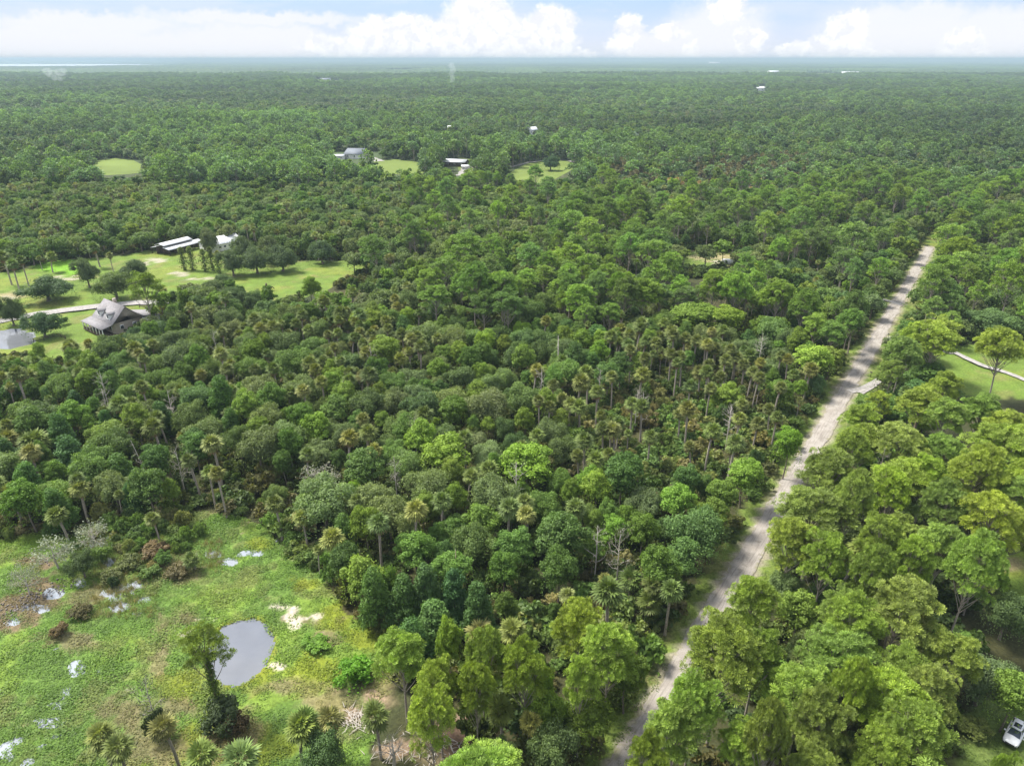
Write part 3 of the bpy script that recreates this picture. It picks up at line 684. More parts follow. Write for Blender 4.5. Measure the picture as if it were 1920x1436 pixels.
uvn = n.n('ShaderNodeUVMap', uv_map='uv').outputs[0]; tcn = n.n('ShaderNodeTexCoord').outputs['Object']
su = n.n('ShaderNodeSeparateXYZ', i={0: uvn}); av = n.m('ABSOLUTE', n.m('ADD', su.outputs[1], n.m('MULTIPLY', n.m('SUBTRACT', n.noise(tcn, .12, 2).outputs[0], .5), .35)))
track = n.m('MULTIPLY', n.ss(av, .22, .40), n.ss(av, .72, .52))
st = n.noise(n.v('MULTIPLY', uvn, (.22, 6.0, 1)), 1.0, 5, .6)
c = n.mix(n.ss(n.noise(tcn, .35, 6, .6).outputs[0], .35, .65), (.255, .228, .198), (.315, .288, .255))
c = n.mix(n.m('MULTIPLY', n.ss(st.outputs[0], .48, .66), .65), c, (0.160, 0.138, 0.120))
c = n.mix(n.m('MULTIPLY', n.m('SUBTRACT', 1.0, track), n.m('MULTIPLY', n.ss(n.noise(tcn, .8, 5).outputs[0], .50, .70), .55)), c, (0.136, 0.116, 0.088))
c = n.mix(n.m('MULTIPLY', n.ss(av, .72, 1.0), n.m('MULTIPLY', n.ss(n.noise(tcn, 1.1, 5).outputs[0], .42, .6), .8)), c, (.20, .19, .10))
zf = n.noise(tcn, 7, 5)
c = n.mix(.5, c, n.n('ShaderNodeMapRange', i={0: zf.outputs[0], 1: .3, 2: .7, 3: .7, 4: 1.3}).outputs[0], 'MULTIPLY')
out(n, bsdf(n, c, .92, .15, n.n('ShaderNodeBump', i={'Strength': .5, 'Distance': .06, 'Height': zf.outputs[0]}).outputs[0]))
ROADM = m
p0 = RA-RD*60; p1 = RB+RD*2
strip('road', [p0, p1], 1.95, ROADM, .12, 3)
GRAVEL = solid('pale_gravel_drive', (0.272, 0.256, 0.240), .9, .15, 1.5, .3, bump=.3)
strip('driveway', pxpts([(-300, 660), (-120, 622), (0, 604), (60, 592), (130, 582), (200, 574), (262, 568), (310, 570), (345, 560)]), 2.6, GRAVEL, .42, 5, 1.5, rag=.2)
strip('driveway', pxpts([(1788, 662), (1815, 674), (1840, 688), (1880, 697), (1960, 730)]), 1.0, GRAVEL, .38, 6, 1.2)
for L, h in (([(1592, 735), (1612, 731), (1630, 725), (1650, 712)], 1.0), ([(1664, 634), (1690, 642), (1720, 655), (1786, 662)], 1.3), ([(1612, 738), (1640, 722)], .8), ([(1690, 572), (1650, 560), (1640, 562)], 1.0)):
    strip('culvert_drive', pxpts(L), h, GRAVEL, .2, 7, 1.0)
strip('driveway', pxpts([(936, 318), (960, 313), (990, 305), (1030, 300), (1060, 300), (1085, 306), (1120, 316), (1180, 322)]), 2.2, GRAVEL, .12, 8, 4)
strip('driveway', pxpts([(870, 330), (876, 322), (884, 312), (870, 306)]), 6, GRAVEL, .12, 9, 4)
strip('driveway', pxpts([(620, 294), (648, 292), (700, 297), (712, 303)]), 4, GRAVEL, .12, 10, 4)

# ------------------------------------------------------------------ trees one by one
placed = []                                   # x, y, radius of what stands
CELL = 8.0; gridh = {}
def occupied(x, y, r, layer=0):
    cx, cy = int(x//CELL), int(y//CELL)
    for i in range(cx-1, cx+2):
        for j in range(cy-1, cy+2):
            for X, Y, R_ in gridh.get((i, j, layer), ()):
                if (X-x)**2+(Y-y)**2 < ((R_+r)*.80)**2: return True
    return False
def occupy(x, y, r, layer=0): gridh.setdefault((int(x//CELL), int(y//CELL), layer), []).append((x, y, r))
KNAME = dict(lawnoak='oak_tree', pine='pine_tree', oak='oak_tree', broad='broadleaf_tree', lime='broadleaf_tree', column='columnar_tree', palm='palm_tree', brown='palm_tree', shrub='shrub', palmetto='palm_shrub', snag='dead_tree')
KCAT = dict(lawnoak='oak tree', pine='pine tree', oak='oak tree', broad='broadleaf tree', lime='broadleaf tree', column='broadleaf tree', palm='palm tree', brown='palm tree', shrub='shrub', palmetto='palm shrub', snag='dead tree')
KPROTO = dict(lawnoak='lawnoak', pine='pine', oak='oak', broad='broad', lime='broad', column='column', palm='palm', brown='palm', shrub='shrub', palmetto='palmetto', snag='snag')
CRN = dict(pine='crown', palm='crown')
def tree(kind, x, y, proto, s, sz, rz, tint, label, group=None, tilt=0.0, split_fronds=False):
    o = thing(KNAME[kind], (x, y, 0), label, KCAT[kind], group, rz)
    o.scale = (s, s, sz)
    if tilt: o.rotation_euler = (tilt, 0, rz)
    link('trunk', proto['trunk'], o)
    if proto['crown'] is not None:
        c = link('crown', proto['crown'], o); c['tint'] = [float(q) for q in tint]
        if kind in ('palm', 'brown'): c.scale = (1, 1, s/sz); c.location = (0, 0, proto['H']*(1-s/sz))     # the head keeps its round shape
    return o
rng = np.random.default_rng(2024)
def hero(kind, cx, cy, wpx, label, v=None, tint=None, szm=1.0, occ=1.0, tilt=0.0, rz=None, group=None, proto=None, block=True):
    """a tree whose crown centre is seen at pixel cx, cy with crown width wpx: stood on the ground where that puts it"""
    L = [proto] if proto else PROTO[KPROTO[kind]+'0']; p = L[(v if v is not None else rng.integers(len(L))) % len(L)]
    sz = szm*rng.uniform(.95, 1.05); X, Y, D = at(cx, cy, p['zc']*sz)
    s = float(wpx*D/FPX/p['w'])
    if tint is None: tint = tintof(kind if kind in PAL else 'palm', rng)
    if block: occupy(float(X), float(Y), p['R']*s*occ)
    return tree(kind, float(X), float(Y), p, s, sz, rng.uniform(0, 6.28) if rz is None else rz, tint, label, group, tilt)

heroes_east = [
 # kind, px, py, width, label
 ('pine', 1487, 1012, 96, 'lime green pine with a grey forked trunk leaning over the right road edge'),
 ('pine', 1549, 1046, 90, 'lime pine standing just right of the forked pine at the road edge'),
 ('pine', 1657, 1012, 92, 'round topped lime pine, leftmost of the three above the big dark trunked pine'),
 ('pine', 1637, 1066, 84, 'small open crowned pine squeezed between the forked roadside pine and the big dark trunked pine'),
 ('pine', 1712, 1046, 78, 'narrow pale lime pine in the middle of the row above the big dark trunked pine'),
 ('pine', 1768, 1026, 92, 'tall lime pine left of the pine with a long bare trunk'),
 ('pine', 1826, 1056, 104, 'tall pine with a long bare trunk beside the grassy opening at the right edge'),
 ('pine', 1690, 1135, 134, 'largest lime pine right of the road, broad layered crown on a dark trunk'),
 ('pine', 1606, 1166, 104, 'open pine with bare grey limbs against the left side of the largest pine'),
 ('pine', 1415, 1130, 96, 'yellowish pine overhanging the road above its lower stretch'),
 ('pine', 1353, 1228, 150, 'broad lime pine right beside the lower road, the widest crown at its edge'),
 ('pine', 1420, 1222, 92, 'pine with a greyish green crown behind the widest roadside pine'),
 ('pine', 1302, 1315, 104, 'lime pine overhanging the pale road below the widest roadside pine'),
 ('pine', 1268, 1368, 108, 'dense lime pine beside the road near the bottom edge'),
 ('pine', 1218, 1432, 84, 'small lime pine cut by the bottom edge right of the road'),
 ('pine', 1505, 1302, 130, 'wide lime pine in the middle of the pine stand near the bottom'),
 ('pine', 1540, 1350, 112, 'lime pine just below the wide pine in the middle of the stand'),
 ('pine', 1596, 1284, 78, 'small crowned pine right of the wide pine in the middle of the stand'),
 ('pine', 1690, 1268, 110, 'olive green pine below the largest pine of the stand'),
 ('pine', 1746, 1300, 108, 'round olive pine facing the bushes left of the parked car'),
 ('pine', 1676, 1324, 144, 'broad bright lime pine in the lower right pine stand'),
 ('pine', 1714, 1384, 136, 'dense lime pine near the bottom edge left of the parked car'),
 ('pine', 1655, 1424, 110, 'lime pine cut by the bottom edge, second from the parked car'),
 ('pine', 1868, 1462, 56, 'small pine tip at the bottom edge below the parked car'),
 ('pine', 1448, 1370, 80, 'shaded pine above the bottom edge, between the road pines and the middle of the stand'),
 ('pine', 1599, 840, 66, 'pale pine beside the grassy road verge, halfway up the road'),
 ('pine', 1688, 832, 98, 'broad flat topped pine right of the pale verge pine'),
 ('pine', 1740, 892, 74, 'pine below the reddish dead snag'),
 ('pine', 1828, 876, 98, 'round olive pine near the right edge, level with the middle of the road'),
 ('pine', 1596, 928, 74, 'small pine right of the road above the bright forked pine'),
 ('pine', 1672, 920, 84, 'mid sized pine right of the small roadside pine'),
 ('pine', 1777, 944, 98, 'pale lime pine above the row of three near the right edge'),
 ('pine', 1862, 968, 108, 'wide lime pine by the right edge above the pine with a long bare trunk'),
 ('pine', 1886, 802, 84, 'olive pine at the right edge below the lawn'),
 ('pine', 1777, 778, 74, 'slim pine below the left corner of the right lawn'),
 ('pine', 1845, 772, 82, 'pine along the lower side of the right lawn'),
 ('pine', 1884, 648, 84, 'umbrella shaped pine standing on the right lawn'),
 ('pine', 1752, 640, 92, 'wide dark pine at the left end of the right lawn'),
 ('pine', 1792, 466, 60, 'pine right of the far end of the road'),
 ('column', 1744, 702, 96, 'big dark domed tree below the left end of the right lawn'),
 ('column', 1718, 738, 84, 'dark domed tree left of the big domed tree near the right lawn'),
 ('broad', 1664, 762, 80, 'dark rounded tree between the road verge and the big domed trees'),
 ('broad', 1618, 798, 54, 'dark green tree touching the road verge above the pale verge pine'),
 ('lime', 1696, 652, 48, 'bright green tree beside the side path near the top of the road'),
 ('oak', 1866, 598, 100, 'wide oak above the right lawn'),
 ('oak', 1850, 1262, 116, 'large mid green oak above the parked car'),
 ('broad', 1903, 1300, 84, 'rounded green tree at the right edge behind the parked car'),
 ('shrub', 1826, 1362, 66, 'leafy dark green bush left of the parked car'),
 ('oak', 1472, 1098, 74, 'grey green tree under the forked pine beside the road'),
 ('oak', 1516, 1210, 74, 'grey green oak in the gap between the widest roadside pine and the largest pine'),
 ('broad', 1500, 1142, 78, 'dark green tree behind the yellowish pine'),
 ('oak', 1578, 996, 84, 'grey green oak above the lime pine beside the forked one'),
 ('broad', 1774, 1212, 92, 'dark green tree right of the largest pine trunk'),
 ('broad', 1450, 1268, 66, 'bright understorey tree behind the widest roadside pine'),
 ('oak', 1893, 1145, 84, 'olive oak at the edge of the grassy opening on the right'),
 ('broad', 1560, 1240, 70, 'dark green tree in the shade left of the big pine trunk'),
]
for k, x, y, wd, lb in heroes_east: hero(k, x, y, wd, lb, szm=(1.0 if k == 'pine' else .8))
for k, x, y, wd, lb in [
 ('pine', 753, 1224, 98, 'tall yellow green pine with vines on its trunk at the right of the green meadow'),
 ('pine', 822, 1280, 84, 'lime pine right of the tall yellow green meadow pine'),
 ('pine', 905, 1228, 86, 'lime pine with spreading grey limbs left of the twin pines'),
 ('pine', 985, 1250, 88, 'lime pine with a leaning grey trunk, near two palm crowns'),
 ('pine', 1085, 1176, 104, 'broad pine with exposed forked limbs at the lower corner of the middle woods'),
 ('pine', 1143, 1222, 112, 'wide dark lime pine at the left edge of the lower road'),
 ('pine', 1090, 1280, 66, 'small pine below the broad forked pine'),
 ('pine', 807, 1340, 94, 'small umbrella shaped pine with a pale bare trunk at the bottom edge'),
 ('pine', 893, 1290, 72, 'thin lime pine between the meadow pines and the umbrella shaped pine'),
 ('column', 702, 1108, 66, 'leftmost of the dark columnar trees bordering the green meadow'),
 ('column', 757, 1116, 66, 'second dark columnar tree from the left along the green meadow'),
 ('column', 799, 1096, 66, 'tall columnar tree in the middle of the dark row by the meadow'),
 ('column', 851, 1104, 60, 'mid green columnar tree right of the middle of the dark row'),
 ('column', 896, 1130, 64, 'rightmost columnar tree of the dark row by the meadow'),
 ('broad', 645, 1050, 64, 'rounded green tree at the upper corner of the green meadow'),
 ('broad', 780, 1022, 82, 'large green tree behind the dark columnar row'),
 ('lime', 842, 1196, 54, 'small bright green tree below the dark columnar row'),
 ('oak', 606, 1404, 96, 'olive bushy oak at the bottom edge beside the foreground palms'),
 ('oak', 1034, 1400, 104, 'grey green oak at the bottom edge left of the road'),
 ('oak', 932, 1420, 84, 'olive oak cut by the bottom edge, right of the umbrella shaped pine'),
 ('broad', 1112, 1340, 96, 'dark leafy tree hanging over the shaded road verge at the bottom'),
 ('broad', 1025, 1325, 86, 'dark green tree left of the shaded road verge'),
 ('broad', 1175, 1262, 80, 'dark tree at the left edge of the road below the wide dark pine'),
 ('lime', 1010, 1285, 60, 'bright leafy tree behind the pine with a leaning grey trunk'),
 ('lime', 985, 860, 170*.62, 'large bright yellow green tree standing out in the centre of the middle woods'),
 ('lime', 835, 842, 92, 'broad lime green tree at the lower middle of the middle woods'),
 ('lime', 1300, 590, 96, 'large light green tree above the tall palm grove'),
 ('lime', 1365, 596, 74, 'light green tree right of the large one above the tall palm grove'),
 ('lime', 1528, 668, 74, 'bright green tree in the right corner of the middle woods, near the road'),
 ('lime', 1480, 830, 56, 'bright green tree standing alone by the road left side, below the scrub'),
 ('oak', 540, 800, 0.1, 'x'), 
 ]:
    if wd < 1: continue
    hero(k, x, y, wd, lb, szm=(1.0 if k in ('pine', 'lime') else .82 if k != 'column' else .95))
# the vine-hung pine over the round pond, its lower trunk wrapped in leaves
p = make_pine(801, 15.5, 3.1, 15, 56, .48, BARK, .60, blades=8)
hp = hero('pine', 382, 1210, 84, 'slim pine with a vine wrapped dark trunk standing in front of the round pond', proto=p, tint=(.16, .22, .036))
g = Geo(); r_ = np.random.default_rng(5)
pp = np.stack([r_.normal(size=1500)*.5, r_.normal(size=1500)*.5, r_.uniform(.2, 11, 1500)], 1); pp[:, :2] *= (1.35-pp[:, 2:]/13)
leaves(g, r_, pp, pp*np.array([1, 1, 0])+.01, .34, r_.uniform(.1, .8, 1500))
vn = link('vine', g.mesh('vine_leaves', [VINE]), hp); vn['tint'] = [.10, .15, .032]
hero('shrub', 415, 1338, 96, 'tangle of dark shrubs at the foot of the vine wrapped pine', szm=1.6, tint=(.055, .08, .03))
hero('shrub', 440, 1352, 60, 'reddish brown bush beside the vine wrapped pine', tint=(.12, .09, .045), szm=1.2)
hero('shrub', 668, 1252, 86, 'bright green vine covered mound on the meadow', v=1, tint=(.12, .27, .02), szm=1.25)
hero('shrub', 592, 1206, 66, 'low bright green bush between the round pond and the vine covered mound', v=2, tint=(.12, .23, .024), szm=.5)
hero('snag', 277, 1300, 62, 'grey half bare tree with a few leaves on the meadow left of the pond', v=2, tint=(.10, .12, .07))
hero('shrub', 290, 1352, 48, 'dark climbing shrub at the foot of the half bare grey tree', szm=1.7, tint=(.045, .065, .028))
# grey willows along the marsh
for x, y, wd, lb in [(100, 1035, 84, 'grey leaved willow on the brown bank left of the marsh'), (172, 1000, 74, 'grey leaved willow behind the marsh pools'), (44, 1082, 60, 'low grey leaved willow at the left edge beside the brown bank'), (150, 1052, 60, 'dark green bush between the two grey willows')]:
    (hero('snag', x, y, wd, lb, szm=1.0, tint=(.24, .27, .19), proto=make_snag(410+x, 5.0, 3.1, 24, depth=3, sparse=5, r0=.14)) if 'grey leaved' in lb else hero('oak', x, y, wd, lb, szm=.5, tint=(.08, .12, .04)))
for x, y, wd, c_, lb in [(290, 1028, 60, (.17, .125, .06), 'brown reedy bush above the marsh pools'), (330, 1068, 54, (.15, .13, .06), 'tan reedy bush right of the marsh pools'), (205, 1078, 46, (.14, .16, .06), 'pale olive bush among the marsh pools'), (240, 1052, 56, (.13, .155, .05), 'pale green bush above the speckled marsh pool'), (150, 1145, 50, (.13, .12, .05), 'brownish reedy clump on the lower side of the marsh'), (110, 1180, 40, (.16, .12, .06), 'reddish brown clump in the bright left meadow'), (212, 1090, 26, (.04, .07, .02), 'small dark bush at the head of the speckled marsh pool')]:
    hero('shrub', x, y, wd, lb, tint=c_, szm=.8)
# oaks of the lawn
for x, y, wd, c_, sz, lb in [
 (84, 537, 98, (.050, .078, .036), 1.0, 'large dark live oak on the lawn left of the driveway'), (211, 530, 74, (.088, .112, .046), 1.05, 'olive oak on the lawn beside the driveway above the grey house'),
 (250, 504, 58, (.055, .075, .038), 1.0, 'dark oak behind the olive lawn oak'), (160, 506, 48, (.075, .095, .055), 1.15, 'grey green oak between the big live oak and the olive oak'),
 (78, 603, 70, (.050, .080, .044), .9, 'round dark oak between the small farm pond and the grey house'), (16, 578, 50, (.055, .075, .035), 1.0, 'oak at the left edge beside the driveway'),
 (434, 488, 54, (.065, .085, .048), 1.1, 'leftmost oak of the grove on the pasture'), (478, 482, 62, (.070, .092, .050), 1.15, 'second oak from the left in the pasture grove'), (527, 479, 62, (.062, .084, .044), 1.1, 'rightmost big oak of the pasture grove'),
 (452, 462, 56, (.075, .095, .050), 1.2, 'tall oak at the back of the pasture grove'), (504, 462, 50, (.085, .10, .052), 1.2, 'palm flanked oak at the back of the pasture grove'), (602, 468, 54, (.060, .086, .046), 1.0, 'isolated oak at the far side of the pasture'),
 (397, 545, 62, (.075, .095, .045), .9, 'grey green oak on the hump of trees below the pasture'), (440, 556, 62, (.060, .085, .04), .9, 'oak right of the hump below the pasture'), (362, 556, 56, (.065, .09, .04), .9, 'oak at the left end of the tree hump beside the driveway'),
 (478, 562, 50, (.055, .08, .036), .85, 'oak at the right end of the tree hump below the pasture'), (420, 530, 46, (.06, .085, .045), .9, 'oak at the pasture edge of the tree hump'),
 (302, 618, 66, (.055, .085, .04), .85, 'oak whose crown overlaps the right side of the grey house'), (255, 628, 50, (.05, .08, .04), .7, 'low oak right below the grey house'),
 (1033, 304, 36, (.040, .070, .036), 1.1, 'single dark round oak on the far lawn by the curving drive'), (390, 446, 38, (.10, .11, .07), 1.25, 'pale oak between the two barn roofs'),
 ]: hero('lawnoak', x, y, wd, lb, tint=np.array(c_)*np.array([1.5, 1.65, 1.3]), szm=sz*1.05)
hero('lime', 581, 536, 38, 'bright green tree at the near edge of the pasture'); hero('shrub', 118, 600, 22, 'small round dark bush right of the round oak')
# palms by name
near_palms = [(580, 1350, 58, 'palm in the middle of the foreground palm group'), (555, 1366, 62, 'leftmost palm of the foreground palm group'), (624, 1346, 54, 'yellowish palm at the right of the foreground palm group'),
 (706, 1343, 58, 'tall palm beside the yellow green meadow pine'), (942, 1334, 60, 'palm below the pine with spreading grey limbs'), (990, 1352, 44, 'smaller palm with brown fronds beside the lower woods palm'),
 (190, 1380, 60, 'left palm of the pair at the bottom left'), (223, 1402, 58, 'right palm of the pair at the bottom left'), (315, 1362, 52, 'single yellowish palm below the half bare grey tree'), (379, 1416, 62, 'palm cut by the bottom edge, left of two'),
 (457, 1418, 70, 'palm cut by the bottom edge, right of two'), (898, 1184, 56, 'pale palm crown left of two behind the lime pines'), (956, 1182, 54, 'green palm crown right of two behind the lime pines'),
 (362, 1048, 34, 'low palm at the edge of the round marsh pools'), (1182, 1090, 48, 'left palm crown in the cluster inside the lower road corner'), (1226, 1094, 38, 'brown tinged palm crown inside the lower road corner'), (1214, 1128, 50, 'green palm crown below the brown tinged one')]
PFROND = []
for v_ in range(4):
    g = Geo(); frond_geo(g, np.random.default_rng(900+v_), 0.0, 0.0, (0, 0, 0), .8, 1.0, 12, .45+.1*v_, 0, .30+.1*(v_ % 2)); PFROND.append(g.mesh('fan_frond', [FROND]))
g = Geo(); frond_geo(g, np.random.default_rng(950), 0.0, 0.0, (0, 0, 0), .7, .8, 8, .5, 0, .3); DFROND = g.mesh('dead_fan_frond', [DEADLEAF])
def palm_by_frond(cx, cy, wpx, label, k):
    H_ = 7.5 if cy > 1330 else (5.0 if k % 3 else 8.0)
    if 'low palm' in label: H_ = 2.5
    X, Y, D = at(cx, cy, H_); s = float(wpx*D/FPX/3.1)
    r = np.random.default_rng(700+k)
    o = thing('palm_tree', (float(X), float(Y), 0), label, 'palm tree', 'foreground cabbage palms', r.uniform(0, 6.28))
    t = Geo(); top = np.array([r.uniform(-.4, .4), r.uniform(-.4, .4), H_])
    t.tube([[0, 0, -.5]]+[top*np.array([u*u, u*u, u]) for u in (.03, .4, .75, .97)], [.26, .21, .18, .18, .22], 8)
    for j in range(14):
        a_ = j*2.4; z = H_-.25-.12*j
        t.box(np.array([math.cos(a_)*.22+top[0]*(z/H_)**2, math.sin(a_)*.22+top[1]*(z/H_)**2, z]), (.12, .12, .3), a_)
    link('trunk', t.mesh('palm_trunk', [PBARK], True), o)
    tint = tintof('palm', r)
    if 'yellowish' in label or 'pale' in label: tint = np.array([.18, .18, .06])
    for ang, pi_, u in palm_spec(r, 26):
        f = link('frond', PFROND[r.integers(4)], o); f.location = top; f.rotation_euler = (r.uniform(-.3, .3), -pi_, ang); f.scale = (s*r.uniform(.85, 1.1),)*3
        f['tint'] = [float(q) for q in tint*(1-.25*u)]
    for j in range(10 if 'brown' in label else 3):
        f = link('dead_frond', DFROND, o); f.location = top+np.array([0, 0, -.2]); f.rotation_euler = (0, math.radians(r.uniform(40, 75)), j*2.4+r.uniform(-.3, .3)); f.scale = (s,)*3
    occupy(float(X), float(Y), 1.5*s)
for k, (x, y, wd, lb) in enumerate(near_palms): palm_by_frond(x, y, wd, lb, k)
for x, y, wd, sz, lb in [
 (22, 920, 44, .85, 'single palm at the left edge above the grassy opening'), (288, 968, 30, .8, 'leaning yellow headed palm above the marsh'), (284, 900, 31, .9, 'brown skirted palm above the left thicket'), (390, 882, 32, 1.0, 'left palm of the tall pair above the thicket'), (408, 884, 32, 1.0, 'right palm of the tall pair above the thicket'),
 (69, 832, 58, .8, 'wide brownish palm clump at the left edge woods'), (45, 826, 36, .8, 'palm left of the brownish clump at the left edge'), (15, 818, 38, .8, 'palm crown touching the left edge above the single palm'), (237, 796, 30, .9, 'brown headed palm beside the leaning bare trunk'), (292, 800, 40, 1.0, 'tall palm right of the leaning bare trunk'), (313, 862, 44, .7, 'dark low palm below the leaning bare trunk'), (401, 830, 42, 1.0, 'dark palm with a visible trunk left of the pale mossy tree'), (572, 730, 30, 1.0, 'single tall palm standing out in the left part of the middle woods'),
 (112, 962, 40, .7, 'brownish palm behind the grey willows'),
 (133, 648, 34, .6, 'dark low palm on the lawn below the curved fence'), (168, 644, 22, .6, 'small low palm right of the dark low palm on the lawn'),
 (40, 487, 21, 1.0, 'slim palm right of a pair at the far left lawn edge'), (22, 495, 25, 1.0, 'slim palm at the far left lawn edge'), (6, 480, 26, 1.1, 'brownish palm at the left edge behind the lawn'), (73, 484, 12, .6, 'tiny palm on the far lawn edge'), (91, 481, 22, .7, 'short palm on the far lawn edge beside the tiny one'), (178, 462, 24, 1.3, 'tall palm behind the grey green lawn oak'), (205, 478, 15, .7, 'small yellow palm in front of the woods by the lawn'),
 ]: hero('palm', x, y, wd, lb, szm=sz)
for x, y in [(1266, 625), (1283, 632), (1325, 641), (1178, 625), (1225, 641), (1184, 656), (1206, 669), (1259, 662), (1281, 668), (1333, 684), (1369, 653), (1397, 684), (1359, 672), (1408, 697), (1356, 706), (1419, 706), (1459, 724), (1331, 726), (1037, 719), (1012, 750), (1028, 762), (1150, 703), (1387, 756), (1447, 766), (1236, 628), (1305, 636), (1340, 650), (1378, 668)]:
    hero('palm', x, y, 26, 'tall pale trunked palm with a brown skirt in the grove beside the low scrub', v=int(rng.choice([1, 4, 0])), group='tall palms of the grove', szm=rng.uniform(.9, 1.15), tint=np.array([.13, .155, .045])*rng.uniform(.8, 1.2))
# vine-wrapped palm stems on the pasture
for x, y in [(339, 474), (355, 473), (379, 478), (392, 474), (405, 481), (640, 421), (622, 424), (655, 424)]:
    far_ = x > 600
    o = hero('palm', x, y-6, 13, 'palm stem wrapped in bright vines by the barns' if not far_ else 'vine wrapped palm stem in the woods behind the pasture grove', szm=1.0, v=2, group='vine wrapped palm stems by the barns' if not far_ else 'vine wrapped palm stems in the woods')
    g = Geo(); pp = np.stack([rng.normal(size=500)*.5, rng.normal(size=500)*.5, rng.uniform(0, 8.5, 500)], 1); pp[:, :2] *= (.5+rng.random()+1.1*np.abs(np.sin(pp[:, 2:]*.5+x)))
    leaves(g, rng, pp, pp*np.array([1, 1, 0])+.01, .55, rng.uniform(0, .8, 500)); vn = link('vine', g.mesh('vine_leaves', [VINE]), o); vn['tint'] = [.09, .13, .03]
# dead and pale trees
for x, y, wd, lb, sn, ti in [
 (735, 1400, 90, 'bleached bare tree with twisted white branches at the bottom edge', dict(seed=301, H=5.5, R=3.2, nb=15, depth=3, r0=.26), None),
 (1720, 780, 26, 'reddish bare snag with short stubs among the pines right of the road', dict(seed=302, H=13, R=1.3, nb=12, depth=1, wood=REDWOOD, r0=.2), None),
 (1428, 645, 36, 'bare pale grey tree at the right end of the tall palm grove', dict(seed=303, H=12, R=3, nb=20, depth=3), None),
 (357, 866, 36, 'bare grey twiggy tree above the left thicket', dict(seed=304, H=8, R=2.6, nb=20, depth=3), None),
 (598, 900, 96, 'pale lichen covered tree with spreading bare limbs above the meadow woods', dict(seed=305, H=9, R=4.4, nb=26, depth=3, sparse=3), (.26, .27, .20)),
 (317, 748, 46, 'bare whitish twigs of a dead tree on the left border of the middle woods', dict(seed=306, H=10, R=3, nb=18, depth=3), None),
 (195, 748, 34, 'pale twiggy dead tree at the left woods', dict(seed=307, H=11, R=2.6, nb=16, depth=3, sparse=2), (.10, .12, .05)),
 (262, 838, 42, 'leaning bare forked trunk in the left woods', dict(seed=308, H=11, R=2.6, nb=6, depth=2, lean=2.5), None),
 (1600, 250, 5, 'x', None, None), (855, 1055, 30, 'thin reddish dead tree behind the dark columnar row', dict(seed=310, H=11, R=1.8, nb=14, depth=2, wood=REDWOOD), None),
 (740, 880, 40, 'sparse grey tree in the lower middle woods', dict(seed=311, H=11, R=2.8, nb=18, depth=3, sparse=3), (.10, .12, .07)),
 (1046, 650, 22, 'bare thin trunk in the middle woods left of the palm grove', dict(seed=312, H=13, R=1.2, nb=8, depth=1), None),
 (1724, 352, 30, 'grey bare topped tree in the far woods at the right', dict(seed=313, H=15, R=3.2, nb=20, depth=2), None),
 ]:
    if sn is None: continue
    hero('snag', x, y, wd, lb, proto=make_snag(**sn), tint=ti or (.1, .1, .1), block=wd > 30)

# ------------------------------------------------------------------ the woods: jittered fill, nearest 300 of a kind one by one, the rest joined
def cand(x0, x1, y0, y1, d, rng):
    X, Y = np.meshgrid(np.arange(x0, x1, d), np.arange(y0, y1, d)); X = X.ravel()+rng.uniform(-.5, .5, X.size)*d; Y = Y.ravel()+rng.uniform(-.5, .5, Y.size)*d
    ok = (Y > 20) & (np.abs(X) < Y*.80+32)
    return X[ok], Y[ok]
RAD = dict(pine=3.4, oak=3.6, broad=2.55, lime=2.8, column=2.4, palm=1.45, brown=1.4, shrub=1.7)
ZC = dict(pine=13, oak=6.5, broad=8, lime=8.5, column=7.5, palm=8.5, brown=8.5, shrub=1.5)
near_t = {k: [] for k in ZKEYS}
def pick_kinds(X, Y, rng):
    cx, cy = proj(X, Y, np.full(X.shape, 9.0)); z = zone_of(cx, cy)
    for i, zn in enumerate(ZONES):                          # open scrub: nothing tall may stand in it or lean over it
        if zn[0] in ('scrub', 'low_c', 'scrub_l'):
            for h_ in (.5, 4.0, 7.5, 10.5, 13.0): z[inpoly(*proj(X, Y, np.full(X.shape, h_)), zn[1])] = i
    kinds = np.empty(X.shape, object); u = rng.random(X.shape)
    big = fbm(X, Y, 60, 50, 3)
    for i, (nm, poly, wts, _) in enumerate(ZONES):
        m_ = z == i
        if not m_.any(): continue
        ks = list(wts); ww = np.array([wts[k] for k in ks], float)
        # species come in drifts
        W = np.stack([ww[j]*np.exp(3.2*(fbm(X[m_], Y[m_], 38, 90+7*ZKEYS.index(k), 3)-.5)) for j, k in enumerate(ks)], 1)
        C = np.cumsum(W, 1)/W.sum(1, keepdims=True)
        kinds[m_] = np.array(ks, object)[(u[m_][:, None] > C).sum(1).clip(0, len(ks)-1)]
    for zn in ZONES:
        if zn[0] in ('scrub', 'low_c', 'scrub_l'):
            for h_, kk_ in ((15.5, ('pine', 'broad', 'oak', 'lime', 'column')), (19.0, ('pine', 'oak', 'column')), (22.0, ('pine',))):
                kinds[inpoly(*proj(X, Y, np.full(X.shape, h_)), zn[1]) & np.isin(kinds.astype(str), kk_)] = 'shrub'
    return kinds, z
fr = np.random.default_rng(99)
X, Y = cand(-420, 420, 22, 470, 2.35, fr)
order = fr.permutation(len(X)); X = X[order]; Y = Y[order]
kinds, zz = pick_kinds(X, Y, fr)
blk = blocked(X, Y, 7.0*np.ones(X.shape))
lowb = blocked(X, Y, 1.0*np.ones(X.shape))
